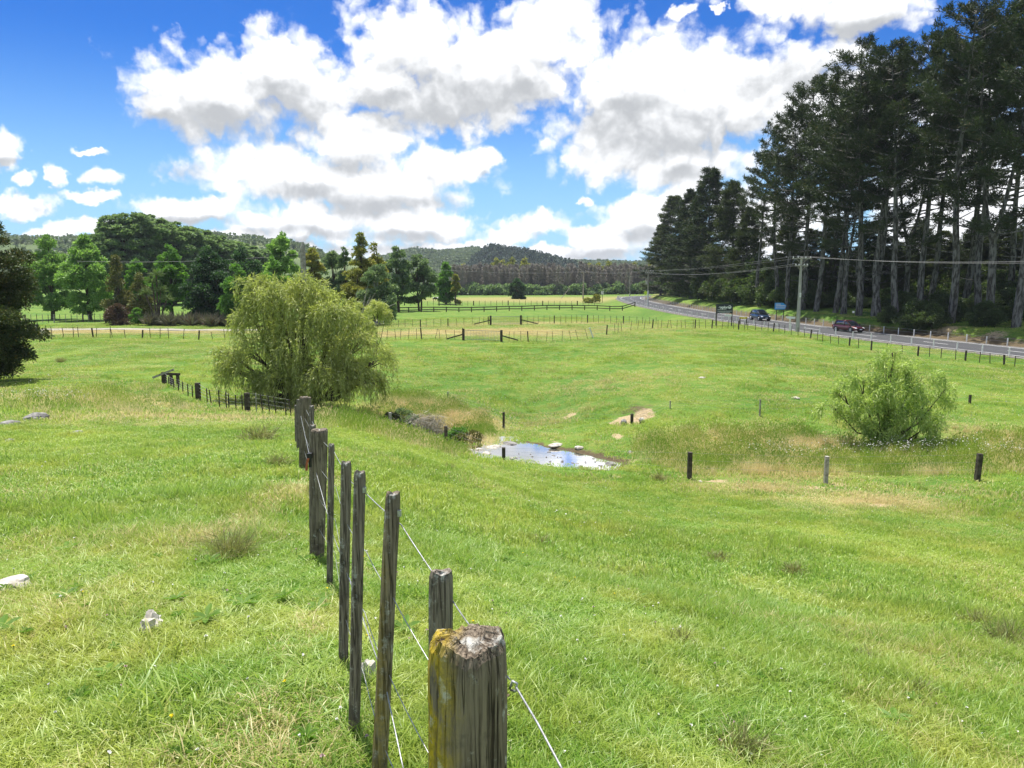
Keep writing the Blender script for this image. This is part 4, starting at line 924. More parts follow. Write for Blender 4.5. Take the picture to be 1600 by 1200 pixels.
FRONT = [ # px of trunk, top row, D, variant
 (1592,-60,80,0),(1545,-30,84,2),(1482,-8,88,1),(1528,40,92,3),(1440,60,95,5),(1400,66,95,0),(1376,78,99,3),(1365,110,98,1),(1338,74,101,4),(1303,125,104,5),(1318,150,106,2),(1277,126,112,0),(1250,130,116,4),(1212,205,124,1),(1186,240,131,3),(1232,178,119,5)]
ORD = ['first','second','third','fourth','fifth','sixth','seventh','eighth','ninth','tenth','eleventh','twelfth','thirteenth','fourteenth','fifteenth','sixteenth']
order = sorted(range(len(FRONT)), key=lambda i: -FRONT[i][0])
for k, i in enumerate(order):
    px, pt, D, v = FRONT[i]; D += 8
    extra = {2: ' with a forked grey trunk'}.get(v, ' with a straight grey trunk')
    pine(PV[v], px, pt, D, i*1.7+.3, 'roadside pine%s, the %s front trunk from the right edge' % (extra, ORD[k]) if k else 'tallest roadside pine, its trunk nearest the right edge', 'tall pines lining the road')
BACK = [(1640,-60,92,3),(1720,-40,88,1),(1790,0,84,4),(1570,30,104,4),(1505,25,110,5),(1455,70,112,0),(1415,100,116,2),(1350,140,122,3),(1290,180,130,1),(1232,235,140,4)]
for i, (px, pt, D, v) in enumerate(BACK): pine(PV[v], px, pt, D+12, i*2.3+1, 'pine in the dark rows behind the roadside pines, hidden among its neighbours', 'pines of the back rows')
pine(DV, 1112, 266, 152, .4, 'dense black green cone shaped conifer at the left end of the pines', hw=1.3, name='conifer_tree')
pine(DV2, 1050, 309, 176, 1.2, 'bronze green conifer at the far left tip of the roadside trees', hw=1.25, name='conifer_tree')
pine(DV, 1082, 300, 165, 2.2, 'dark conifer squeezed between the bronze one and the tallest cone', hw=1.25, name='conifer_tree')
pine(DV2, 1142, 285, 142, 2.9, 'dark conifer to the right of the tallest cone, under the first pines', hw=1.1, name='conifer_tree')
pine(DV, 1030, 352, 195, 4.2, 'low dark conifer whose skirt reaches the road bend', hw=1.1, name='conifer_tree')
pine(DV2, 1165, 330, 132, 5.0, 'short dark conifer standing above the black billboard', hw=.7, name='conifer_tree')
pine(DV, 1070, 350, 215, 5.5, 'distant dark conifer behind the bronze one', hw=1.0, name='conifer_tree')
for i, (px, pt, D) in enumerate(((1225,345,140),(1262,360,136),(1302,340,138),(1348,352,134),(1385,372,130),(1432,345,130),(1470,362,126),(1518,338,124),(1556,352,120),(1610,330,118),(1668,340,112))):
    pine(DV if i % 2 else DV2, px, pt, D+6, i*1.3, 'dark bushy conifer filling the gloom behind the grey pine trunks', 'bushy conifers behind the pine trunks', hw=.85, name='conifer_tree')
# undergrowth below the pines
UG = [(1040,425,158),(1062,418,152),(1085,415,146),(1108,415,140),(1130,412,134),(1152,410,129),(1172,415,125),(1195,418,121),(1216,425,117),(1240,432,113),(1262,440,112),(1425,465,92),(1408,455,95),(1452,470,90),(1470,455,92),(1498,465,90),(1535,455,88),(1575,450,86),(1600,465,80),(1350,465,108),(1385,450,106),(1310,455,112),(1282,462,114),
      (1330,400,140),(1370,385,138),(1255,395,146),(1300,400,144),(1410,380,136),(1450,375,132),(1500,372,128),(1545,368,124),(1590,360,120),(1640,360,116),(1330,430,128),(1370,420,128),(1410,425,124),(1450,420,120),(1490,420,116),(1530,415,112),(1570,420,108),(1620,410,100),(1290,425,132),(1250,415,138),(1210,405,146),(1180,400,150),(1660,430,92),(1560,390,125),(1480,385,135),(1400,390,140),(1330,395,148)]
ub = None
for i, (px, pt, D) in enumerate(UG):
    D = max(D+(13 if px > 1190 else 5), beyond_road(px, 12.5))
    b, H = place(px, pt, D)
    if ub is None: ub = tree('undergrowth_bush', 'x', 'bush', b, 5.5, 4.0, 'dome', .0, .36, 9000, 'bush', 'bark', 45, .3, seed=500); o = ub
    else: o = copy_thing(ub, b, i*1.9)
    s = H/5.5; o.scale = (max(.75, min(1.3, s)),)*2+(s,)
    lab = {11: 'rounded green bush at the roadside between grey pine trunks', 0: 'shrub at the left foot of the roadside conifers beside the road bend'}.get(i)
    tag(o, lab or 'dark green undergrowth bush in the shade under the pines', 'bush', None if lab else 'undergrowth under the pines')

for px, pt, D, s_ in ((1428,468,96,.62),(1456,474,94,.5),(1478,462,97,.6),(1388,478,101,.42),(1540,470,91,.55)):
    b, H = place(px, pt, D); o = copy_thing(ub, b, px, (s_, s_, H/5.5)); tag(o, 'dark bush growing in front of the pine trunks above the road bank', 'bush', 'bushes on the road bank')
# ---- bare grey wood across the far paddock
def bare_tree(seed, H=16, n=300):
    r = np.random.default_rng(seed); rt = bpy.data.objects.new('bare_tree', None); COL.objects.link(rt); b = MB(); b.tube([(0,0,-.5),(r.normal(0,.2),r.normal(0,.2),H*.5),(0,0,H)], [.22,.15,.03], 5)
    z = r.uniform(.06, .97, n)*H; a = r.uniform(0, 2*np.pi, n); L = (1.1-(z/H)**2)*r.uniform(1.2, 3.4, n); A = np.column_stack([np.cos(a), np.sin(a), r.uniform(.2, 1.1, n)])
    P0 = np.column_stack([r.normal(0,.1,n), r.normal(0,.1,n), z]); sec = unit(A)*L[:,None]
    P2 = P0.repeat(5, 0)+sec.repeat(5, 0)*r.uniform(.3, 1, (n*5, 1)); A2 = unit(A.repeat(5, 0)+r.normal(0,.7,(n*5,3)))
    b.build('trunk', M['pale_bark'], rt)
    Pn = np.vstack([P0, P2]); An = np.vstack([A, A2]); LL = np.concatenate([L, r.uniform(.5,1.4,n*5)]); leaf_mesh('twigs', Pn, An, LL, np.concatenate([np.full(n,.13), np.full(n*5,.16)]), M['twig'], seed, rt); return rt
BT = [bare_tree(31), bare_tree(32), bare_tree(33)]
n_b = 0
for row, (D, n_, pt) in enumerate(((400,50,417),(408,46,415),(420,40,413))):
    for k in range(n_):
        px = 706+(1030-706)*(k+rng.uniform(.2,.8))/n_; b, H = place(px, pt+rng.normal(0,2.2), D+rng.normal(0,2)); src = BT[n_b % 3]; s = H/16
        o = src if n_b < 3 else copy_thing(src, b, rng.uniform(0,6))
        o.location = tuple(b); o.scale = (s*1.05, s*1.05, s); tag(o, 'bare grey brown tree in the leafless wood across the far paddock', 'tree', 'leafless trees across the far paddock'); n_b += 1
# green understorey at the foot of the bare wood and odd green crowns above it
us = None
for k, px in enumerate(np.linspace(700, 1030, 36)):
    b = on_ground(px, 396+rng.normal(0,2)); 
    if us is None: us = tree('scrub_bush', 'x', 'bush', b, 5, 4.4, 'dome', 0, 1.0, 1300, 'leaf_poplar', 'bark', 22, .35, seed=520); o = us
    else: o = copy_thing(us, b, k*1.3)
    s = rng.uniform(.7,1.3); o.scale = (1,1,s); tag(o, 'low grey green scrub at the foot of the leafless wood', 'bush', 'scrub along the leafless wood')
ug = None
for k, (px, pt, D) in enumerate(((775,404,450),(800,403,450),(820,404,455),(786,407,440),(935,411,450),(950,409,450),(920,412,450),(975,413,440),(990,411,445),(725,413,440),(1015,412,440))):
    b, H = place(px, pt, D)
    if ug is None: ug = tree('broadleaf_tree', 'x', 'tree', b, H, 5, 'dome', .2, 1.3, 1600, 'leaf_gold', 'bark', 26, .33, seed=530); hh = H; o = ug
    else: o = copy_thing(ug, b, k, (1.0, 1.0, H/hh))
    tag(o, 'olive green crown showing above the leafless wood', 'tree', 'green crowns behind the leafless wood')

# ---- forest on the hills: instanced crowns
def crown_proto(n, R_, H, mat, seed, env):
    r = np.random.default_rng(seed); e = np.array(ENV[env]); t = r.uniform(0,1,n); rad = np.interp(t, e[:,0], e[:,1])*R_*r.uniform(.5,1,n); a = r.uniform(0,6.28,n)
    Pn = np.column_stack([rad*np.cos(a), rad*np.sin(a), t*H]); A = unit(np.column_stack([np.cos(a), np.sin(a), r.uniform(-.3,1,n)]))
    o = leaf_mesh('x', Pn, A, R_*.75, R_*.6, mat, seed); COL.objects.unlink(o); return o
M['hillbush'] = leaf_mat('hill_bush', (0.086, 0.132, 0.057), (0.172, 0.218, 0.098), trans=.2, big=.02); M['hillpine'] = leaf_mat('hill_pine', (0.041, 0.075, 0.043), (0.072, 0.116, 0.061), trans=.1, big=.02)
M['hillbush'] = leaf_mat('hill_bush', (.14,.19,.11), (.23,.28,.16), trans=.2, big=.02)
pr = [crown_proto(60, 5.5, 8, M['hillbush'], 1, 'dome'), crown_proto(60, 7, 10, M['hillbush'], 2, 'round'), crown_proto(50, 3.2, 15, M['hillpine'], 3, 'cone')]
pts, idx, scl = [], [], []
for V, kd in HILLS:
    m_, n_, _ = V.shape; cnt = {1.0: 9000, 0.0: 2600, 2.0: 1600}[kd]
    i = rng.integers(0, int(m_*.62), cnt); j = rng.integers(0, n_-1, cnt); f = rng.uniform(0,1,(cnt,1)); g2_ = rng.uniform(0,1,(cnt,1)); p = V[i,j]*(1-f)*(1-g2_)+V[i,j+1]*f*(1-g2_)+V[i+1,j]*(1-f)*g2_+V[i+1,j+1]*f*g2_
    if kd == 2.0: k = (vnoise(p[:,0], p[:,1], 70, 5) > .02); p = p[k]
    pts.append(p-np.array((0,0,1.0))); idx.append(np.full(len(p), 2) if kd == 0.0 else rng.integers(0,2,len(p))); s = rng.uniform(.6,1.25,len(p))*(.75 if kd != 2.0 else .6); scl.append(np.repeat(s[:,None],3,1))
pts = np.vstack(pts); n = len(pts)
scatter('forest', pr, pts, np.column_stack([np.zeros(n), np.zeros(n), rng.uniform(0,6.28,n)]), np.vstack(scl), np.concatenate(idx), label='far off bush and pine forest covering the hills on the skyline', cat='forest')

# ------------------------------------------------------------------ near fence (posts measured from the photograph)
def shaped_post(name, foot, top, w0, w1, mat, parent, seed, sides=12, flat=False, rough_top=.012, ztop=None):
    """a split, weathered post: irregular section, knocked-about top"""
    r = np.random.default_rng(seed); foot = np.array(foot, float); top = np.array(top, float); o = top.copy(); k = 14; V = []
    prof = 1+r.normal(0, .05, sides); prof = (prof+np.roll(prof, 1))/2
    if sides > 40:
        th_ = np.arange(sides)*2*math.pi/sides; prof = 1+.03*np.sin(th_*2+1)+.02*np.sin(th_*5+2)+r.normal(0,.008,sides)
        for a0 in r.uniform(0, 6.28, 11): prof -= r.uniform(.03,.09)*np.exp(-((np.angle(np.exp(1j*(th_-a0))))/.045)**2)
    if flat: prof = prof*np.array([1.15 if abs(math.cos(2*math.pi*j/sides)) > .5 else .8 for j in range(sides)])
    ts = np.concatenate([np.linspace(-.12, .93, k-4), [.96, .985, 1.0, 1.003]])
    for n_, t in enumerate(ts):
        c = foot+(top-foot)*t; w = (w0+(w1-w0)*t)/2*(1 if t < .96 else {.96:1.0, .985:.97, 1.0:.86, 1.003:.45}.get(round(float(t),3), .9))
        for j in range(sides):
            a = 2*math.pi*j/sides; jit = 1+.018*math.sin(a*3+n_*.9+seed)+r.normal(0,.006); z = (r.normal(0, rough_top*.35)+rough_top*(1.2*math.sin(a*2+1)+.8*math.sin(a*5))) if t >= .985 else 0
            V.append(c+np.array((math.cos(a)*w*prof[j]*jit, math.sin(a)*w*prof[j]*jit, z))-o)
    m_ = len(ts); F = [(i*sides+j, i*sides+(j+1)%sides, (i+1)*sides+(j+1)%sides, (i+1)*sides+j) for i in range(m_-1) for j in range(sides)]; F.append(tuple((m_-1)*sides+j for j in range(sides)))
    me = mesh(name, V, F, mat); ob = link(name, me, parent, loc=o); return ob
nf = empty('wire_fence', (0,0,0), label='old wire fence of lichened posts and thin battens running from the camera down the slope', cat='fence')
NP = [ # kind, top px, top py, bottom px, bottom py, D, width px at top, at bottom, mat
 ('post',731,996,728,1840,1.44,126,128,'strainer',True),('batten',690,893,686,1560,1.95,34,34,'batten',False),('batten',615,770,588,1310,2.35,22,24,'batten_y',False),('batten',562,738,553,1140,2.72,17,17,'batten',False),('batten',541,722,536,1052,3.37,15,14,'batten',False),
 ('batten',518,694,515,912,5.0,9,9,'batten',False),('post',499,671,495,870,5.9,27,24,'post',False),('batten',489,664,488,772,6.9,9,8,'batten',False),('batten',487,634,487,760,8.6,7,7,'batten',False),
 ('post',475,620,474,727,11.4,15,15,'post',False),('post',482,621,481,712,12.8,9,9,'post',False),('batten',466,624,466,700,14.5,5,5,'batten',False),('batten',462,633,463,690,16.5,4,4,'batten',False)]
tops, foots = [], []
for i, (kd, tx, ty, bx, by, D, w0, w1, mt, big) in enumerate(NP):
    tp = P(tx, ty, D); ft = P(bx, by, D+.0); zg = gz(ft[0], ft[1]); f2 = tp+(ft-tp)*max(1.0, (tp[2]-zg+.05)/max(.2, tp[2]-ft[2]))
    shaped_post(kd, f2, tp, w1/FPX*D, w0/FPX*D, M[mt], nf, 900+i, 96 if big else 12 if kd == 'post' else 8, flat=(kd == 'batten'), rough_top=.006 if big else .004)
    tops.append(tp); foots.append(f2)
tops = np.array(tops); foots = np.array(foots)
# wires: from the strainer out of the frame towards the viewer, and along the battens
def wire(name, pts, r_, mat, parent, sag=0, n=6):
    pts = [np.array(p, float) for p in pts]; out = []
    for a, b in zip(pts[:-1], pts[1:]):
        for t in np.linspace(0, 1, n, endpoint=False): out.append(a+(b-a)*t-np.array((0,0,sag*4*t*(1-t))))
    out.append(pts[-1]); mb = MB(); mb.tube(out, r_, 5); return mb.build(name, mat, parent, True)
def along(frac, D): # a point at a height fraction of the fence line at distance D
    a = tops[:, 1]; k = [np.interp(D, a, tops[:, j]) for j in range(3)]; f = [np.interp(D, a, foots[:, j]) for j in range(3)]; return np.array(f)+(np.array(k)-np.array(f))*frac
Ds = [1.95, 2.35, 2.72, 3.37, 5.0, 5.9, 8.6, 11.4, 14.5, 16.5]
# right hand side top wire passes in front of the strainer's right side and comes towards the viewer
wpx = [(880,1205,1.15),(840,1130,1.27),(806,1073,1.40)]
wire('wire', [P(*w) for w in wpx], .0022, M['wire'], nf)
wire('wire', [P(797,1062,1.44), P(760,1010,1.50), P(708,940,1.95), P(627,820,2.35), P(571,770,2.72), P(548,752,3.37), P(522,706,5.0), P(505,690,5.9), P(478,640,11.4)], .0020, M['wire'], nf, .004)
tie = MB(); tie.tube([P(797,1075,1.41), P(801,1064,1.40), P(808,1068,1.40), P(806,1080,1.40), P(798,1078,1.41)], .0026, 5); tie.build('wire_tie', M['wire'], nf, True)
for fr, sg in ((.72,.010),(.5,.014),(.28,.012)):
    wire('wire', [along(fr, D)+np.array((.012*(1 if k%2 else -1)+.02,0,0)) for k, D in enumerate([1.5]+Ds)], .0016, M['wire'], nf, sg)
# slack electric wire hanging along the left side
wire('electric_wire', [P(632,1210,2.0), P(600,1060,2.4), P(575,990,2.9), P(545,900,3.8), P(520,835,5.0), P(495,742,5.75), P(482,705,6.8), P(470,650,11.2)], .0024, M['wire'], nf, .0)
M['red'] = pbr('red_rust', (.45,.12,.05), .7, noise=30); M['black'] = pbr('black_plastic', (.015,.015,.016), .5)
b = MB(); c = P(484,712,5.82); b.box(c, (.035,.04,.04)); b.tube([c, c+(0,0,-.09)], .012, 6); b.build('insulator', M['black'], nf)
b = MB(); b.tube([P(482,716,5.8), P(480,722,5.8), P(479,735,5.8)], .010, 5); b.build('tie_cord', M['red'], nf)
# staples on the battens
b = MB()
for i in (2,3,6):
    c = along(.9, tops[i,1]); b.box(tops[i]+(.02 if i != 6 else .05, -.02, -.06), (.012,.012,.02))
b.build('staple', M['wire'], nf)

# ------------------------------------------------------------------ generic far fences
def fence(name, label, posts, wires=4, wr=.008, mat_default='farpost', grp=None, extra=None, zt=.96):
    """posts: (point on ground, height, width, lean, kind, material)"""
    root = empty(name, posts[len(posts)//2][0], 0, label=label, cat='fence', group=grp); o = np.array(root.location); r = random.Random(len(label)); T_ = []
    for (g_, h, w, ln, kd, mt) in posts:
        g_ = np.array(g_, float); top = g_+np.array((ln, 0, h)); v = MB(); v.beam(g_-o-(0,0,.25), top-o, w, w*(.9 if kd == 'post' else .55)); v.build(kd, M[mt], root); T_.append((g_-o, top-o))
    if wires:
        for k in range(wires):
            f = zt-(k/(wires))*.82; m_ = MB(); pts = [a+(b-a)*f for a, b in T_]
            for p, q in zip(pts[:-1], pts[1:]): m_.beam(p, q, wr, wr)
            m_.build('wire', M['wire'], root)
    return root, o, T_
def row_from_px(L, D=None):
    out = []
    for e in L:
        px, py, hpx, kd = e[:4]; ln = e[4] if len(e) > 4 else 0; mt = e[5] if len(e) > 5 else 'farpost'; g_ = hit(px, py) if len(e) < 7 else on_ground(px, e[6]); d = g_[1]
        h = hpx/FPX*d; w = (.13 if kd == 'post' else .07)*max(1, d/95); out.append((g_, h, w, ln/FPX*d, kd, mt))
    return out
# B: fence that crosses the slope on the left, below the near fence
Bx = [(257,606,20,'post'),(264,607,16,'batten'),(272,609,16,'batten'),(279,611,18,'batten'),(286,613,18,'batten'),(294,615,19,'batten'),(301,617,19,'batten'),(310,633,28,'post'),(324,632,24,'batten'),(331,634,24,'batten',-3),(343,636,27,'batten'),(354,637,27,'batten'),(358,637,24,'batten'),(369,638,25,'batten'),(379,641,27,'batten'),(387,644,32,'post'),(401,646,33,'batten',0,'paleP'),(412,648,33,'batten',-4),(422,650,33,'batten',-2),(433,652,33,'batten',-4),(447,654,33,'batten'),(456,656,33,'batten',-3)]
Bd = np.interp([b_[0] for b_ in Bx], [257,310,387,456], [46,41,37,34])
Bp = []
for b_, d in zip(Bx, Bd):
    g_ = on_ground(b_[0], float(d)); h = b_[2]/FPX*d; Bp.append((g_, h, .24 if b_[3] == 'post' else .07, (b_[4] if len(b_) > 4 else 0)/FPX*d, b_[3], b_[5] if len(b_) > 5 else 'farpost'))
fence('wire_fence', 'dark batten fence crossing the slope between the log pile and the near fence', Bp, 4, .010)
c = on_ground(259, 46); rt = empty('stile', c, 0, label='rough grey timber stile with a tilted board at the end of the batten fence', cat='stile'); b = MB()
for dx in (-.05,.35,.75): b.beam((dx,0,-.3),(dx,0,.66), .15)
b.build('post', M['farpost'], rt); b = MB(); b.beam((-.2,-.1,.68),(.95,-.1,.66), .07,.14); b.build('board', M['farpost'], rt); b = MB(); b.beam((-.7,-.15,.45),(.6,-.15,.95), .05,.12); b.build('tilted_board', M['paleP'], rt)
# gully fences
GF = [(610,681,25,'post',0,'paleP'),(697,700,32,'post'),(787,722,20,'post'),(1077,747,44,'post'),(1290,745,44,'post',0,'paleP'),(1526,743,45,'post',2)]
Gp = []
for (px, py, hp, kd, *rs) in GF:
    d = {610:40,697:38.5,787:34.4,1077:30,1290:29.5,1526:29.2}[px]; g_ = on_ground(px, d); Gp.append((g_, hp/FPX*d, .18 if rs[1:] != ['paleP'] else .15, (rs[0] if rs else 0)/FPX*d, 'post', rs[1] if len(rs) > 1 else 'farpost'))
fence('stream_fence', 'sparse post and wire fence along the near side of the stream and pool', Gp, 3, .005)
Gp = []
for (px, hp, d, mt, w) in ((700,16,50,'paleP',.09),(787,28,44,'farpost',.15),(987,25,42.5,'farpost',.17),(1047,12,44,'paleP',.07),(1187,27,41.5,'paleP',.08),(1515,14,44,'farpost',.12),(1640,24,43,'farpost',.15)):
    g_ = on_ground(px, d); Gp.append((g_, hp/FPX*d, w, 0, 'post', mt))
fence('stream_fence', 'sparse post and wire fence on the far bank of the stream, behind the pool', Gp, 3, .005)
# D: long paddock fence, with gate
def interp_row(pts, xs): 
    a = np.array(pts, float); return np.interp(xs, a[:,0], a[:,1])
rndm = random.Random(3)
L1 = []
xs = [12,26,46,64,82,100,115,123,146,150,172,176,196,222,235,250,264,286,310,333,352,375,402,430,458,486,514,541,560,575]
for k, px in enumerate(xs): L1.append((px, 0, rndm.choice([13,15,16,17]), 'post' if k % 5 == 3 else 'batten', rndm.uniform(-3,3), 'farpost', float(np.interp(px, [0,200,350,600], [86,85,83,80]))))
p1 = row_from_px(L1); fence('wire_fence', 'leaning batten fence between the left paddock and the gravel track', p1, 4, .012)
L2 = [(590,0,20,'post',-3),(604,0,17,'batten',2),(619,0,17,'batten',-2),(625,0,17,'batten',2),(638,0,17,'batten',1.5),(651,0,17,'batten',0),(659,0,18,'post',-1.5),(679,0,16,'batten',5),(688,0,15,'batten',-2),(699,0,15,'batten',-3),(711,0,14,'batten',-1),(723,0,18,'post')]
L2 = [e+((0,) if len(e) < 5 else ())+('farpost', 78.5) for e in L2]; fence('wire_fence', 'crooked dry-batten fence left of the nearer paddock gate', row_from_px(L2), 4, .012)
xs = [784,795,803,814,825.5,838.5,853.5,864,878,893,904,919,928,947.5,961,965.5,972,985,996,1006,1019,1028,1032.5,1041.5,1050,1057.5,1065,1071,1083,1086,1093,1103,1112,1120,1128,1137,1146,1154,1163,1168,1180,1190,1200,1208,1217,1226,1236,1247,1257,1266,1277,1285,1298,1310,1327,1342,1361,1385,1410,1434,1452,1470,1493,1508,1530,1547,1569,1585,1604,1630,1660,1700]
kinds = {784,825.5,947.5,1019,1086,1112,1154,1208,1266,1327,1361,1434,1508,1569,1660}
lean = {893:-4,904:-5,919:-5,928:-7,961:-1,972:-2,985:2,996:2,1006:2,1041.5:3,1050:-3}
L3 = []
for px in xs: L3.append((px, 0, float(np.interp(px, [784,900,1100,1300,1600], [17,15.5,14,14,18])), 'post' if px in kinds else 'batten', lean.get(px, rndm.uniform(-1.5,1.5)), 'white' if px == 928 else 'farpost', float(np.interp(px, [784,860,925,1000,1100,1200,1300,1400,1500,1600,1700], [78,79,82,90,94,90.5,82,75,70,66,62]))))
L3 = [e[:3]+('post',)+e[4:] if e[5] == 'white' else e for e in L3]
fence('wire_fence', 'long batten fence running over the rise beside the road to the right edge', row_from_px(L3), 4, .012)
M['mesh_wire'] = pbr('gate_tube', (.34,.34,.33), .6, .3)
def gate(label, pxa, pxb, D, hpx, mat='farpost', brace=True):
    a, b_ = on_ground(pxa, D), on_ground(pxb, D); root = empty('farm_gate', (a+b_)/2, 0, label=label, cat='gate'); o = (a+b_)/2; h = hpx/FPX*D; a, b_ = a-o, b_-o; z = np.array((0,0,1.))
    for p, sg in ((a,-1),(b_,1)):
        m_ = MB(); m_.beam(p-z*.3, p+z*h*1.05, .24); m_.build('post', M[mat], root)
        if brace: m_ = MB(); m_.beam(p+z*h*.55, p+np.array((sg*1.75*D/80,0,.12)), .12); m_.build('brace', M['farpost'], root)
    m_ = MB(); d = b_-a; a2, b2 = a+d*.03, b_-d*.03
    m_.beam(a2+z*.12, b2+z*.12, .05); m_.beam(a2+z*h*.92, b2+z*h*.92, .05); m_.beam(a2+z*.1, a2+z*h*.93, .05); m_.beam(b2+z*.1, b2+z*h*.93, .05); m_.build('gate_frame', M['mesh_wire'], root)
    m_ = MB()
    for k in range(1, 6): m_.beam(a2+z*(.12+h*.8*k/6), b2+z*(.12+h*.8*k/6), .018)
    for k in range(1, 12): m_.beam(a2+(b2-a2)*k/12+z*.12, a2+(b2-a2)*k/12+z*h*.92, .014)
    m_.build('gate_mesh', M['wire'], root)
gate('nearer wire mesh paddock gate with slanting timber braces', 724, 783.5, 78.2, 17)
gate('farther wire mesh paddock gate with slanting timber braces', 766.5, 814, 98.5, 14)
# E: second fence
L = []
for k, px in enumerate([582,592,602,612,623,633,645,657,666,678,689,700,713,725,738,749,756,763]): L.append((px,0,12.5,'post' if k in (7,11,17) else 'batten',0,'farpost',100.))
fence('wire_fence', 'thin batten fence left of the farther paddock gate', row_from_px(L), 4, .012)
L = []
for k, px in enumerate([817,824,834,841,850,859,866,876,884,893,901,909,918,927,935,945,954,963,974,983,995,1004,1015,1025]): L.append((px,0,float(np.interp(px,[817,1025],[13,12])),'post' if px in (866,918,974) else 'batten',0,'farpost',float(np.interp(px,[817,1025],[98.5,104]))))
fence('wire_fence', 'thin batten fence right of the farther paddock gate', row_from_px(L), 4, .012)
# F: rail fence
root = empty('rail_fence', on_ground(790, 150), label='dark two rail timber fence right across the middle paddock', cat='fence'); o = np.array(root.location); pp = []
xs = np.linspace(560, 992, 23); Dd = np.interp(xs, [560,800,900,992], [160,170,176,186])
for px, d in zip(xs, Dd): g_ = on_ground(px, float(d))-o; pp.append(g_); m_ = MB(); m_.beam(g_-(0,0,.3), g_+(0,0,1.15), .22, .2); m_.build('post', M['farpost'], root)
for a, b_ in zip(pp[:-1], pp[1:]):
    for z in (1.02, .48): m_ = MB(); m_.beam(a+(0,-.13,z), b_+(0,-.13,z), .05, .19); m_.build('rail', M['farpost'], root)
# G: farthest fence
L = [(px,0,7.5,'post' if k % 6 == 0 else 'batten',0,'farpost',218.) for k, px in enumerate(np.arange(632, 930, 9.0))]
fence('wire_fence', 'farthest thin fence across the pasture below the leafless wood', row_from_px(L), 2, .02)
L = [(px,0,13.0,'post' if k % 5 == 0 else 'batten',0,'paleP' if k%2 else 'farpost',118.) for k, px in enumerate(np.arange(40, 200, 9.0))]
fence('wire_fence', 'thin fence in front of the two bright green trees', row_from_px(L), 3, .012)

# ------------------------------------------------------------------ roadside: white posts with wires
def white_row(label, off, s0, s1, step, h=.85, wires=2, w=.10):
    s = np.arange(s0, s1, step); p = road_at(s, off); z = height(p[:,0], p[:,1]); L = [((p[i,0], p[i,1], z[i]), h, w, 0, 'post', 'white') for i in range(len(s))]
    if len(L) > 100: L = L[:100]
    fence('roadside_barrier', label, L, wires, .014)
def s_at(y): return float(np.interp(y, ROAD[:,1][:int(np.argmax(ROAD[:,1]))], RS[:int(np.argmax(ROAD[:,1]))]))
sa = s_at(55)
white_row('low white post and wire barrier along the near edge of the road', -4.75, sa, sa+245, 2.75)
white_row('low white post and wire barrier along the far edge of the road under the pines', 5.15, sa, sa+210, 2.45)
white_row('white posts round the outside of the distant road bend', -4.75, sa+246, sa+340, 2.6, .9)

# ------------------------------------------------------------------ utility poles and lines
def crossarm(b, c, L, w, th): b.beam(np.array(c)-np.array(th)*L/2, np.array(c)+np.array(th)*L/2, w)
def pole(label, base_px, D, top_px, top_py, w0, w1, arms, mat='concrete', extra=None):
    g_ = on_ground(base_px, D); tp = P(top_px, top_py, D)-g_; root = empty('utility_pole', g_, label=label, cat='utility pole'); b = MB(); b.tube([(0,0,-.5),(0,0,.4), tp*.5, tp], [w0,w0,(w0+w1)/2,w1], 4 if mat == 'concrete' else 8); b.build('pole', M[mat], root)
    pts = []
    for (f, L, dx) in arms:
        c = tp*f+np.array((dx,-w1*1.3,0)); b = MB(); th = np.array((1,.12,0)); th = th/np.linalg.norm(th); crossarm(b, c, L, .13, th); ob = b.build('crossarm', M['paleP'], root)
        for q in (-.45,-.2,.2,.45):
            i_ = MB(); e = c+th*L*q; i_.tube([e+(0,0,.06), e+(0,0,.14), e+(0,0,.26)], [.05,.07,.035], 6); i_.build('insulator', M['white'], ob); pts.append(g_+e+(0,0,.26))
        b = MB(); b.beam(c+th*L*.3-(0,0,.05), tp*(f-.07), .04); b.beam(c-th*L*.3-(0,0,.05), tp*(f-.07), .04); b.build('arm_brace', M['paleP'], root)
    return root, g_, tp, pts
pA, gA, tA, iA = pole('leaning grey concrete pole with two crossarms beside the near road fence', 1246, 93, 1252.5, 401, .26, .13, ((.975,2.4,0),(.88,1.6,0)))
b = MB(); b.box(tA*.50+np.array((0,-.26,0)), (.22,.03,.55)); b.build('pole_sign', M['white'], pA)
b = MB(); b.tube([tA*.86+(.6,-.2,0), tA*.80+(.95,-.2,0), tA*.74+(.5,-.2,0), tA*.72], .02, 5); b.build('loose_cable', M['black'], pA)
pB, gB, tB, iB = pole('slim pole with a white lower half standing at the road edge near the yellow sign', 1012, 186, 1013, 423, .20, .13, ((.98,2.6,0),(.93,1.6,0)), 'paleP')
b = MB(); b.tube([(0,-.02,0), tB*.45+(0,-.02,0)], [.23,.2], 8); b.build('white_sleeve', M['white'], pB)
b = MB(); b.tube([tB*.62+(-.35,-.2,.0), tB*.62+(-.35,-.2,.9)], .28, 10); b.build('transformer', M['concrete'], pB)
pC, gC, tC, iC = pole('far grey pole beside the bright yellow field end', 911, 300, 912, 424, .26, .18, ((.97,2.6,0),), 'paleP')
b = MB(); b.tube([P(877,466,290), P(890,450,292)], .10, 5); b.build('stay_pole', M['paleP'], label='thin pale pole leaning in the pasture left of the far grey pole', cat='pole')
pD, gD, tD, iD = pole('farthest pale pole against the leafless wood above the road bend', 984, 345, 984, 431, .2, .14, ((.97,2.4,0),), 'paleP')
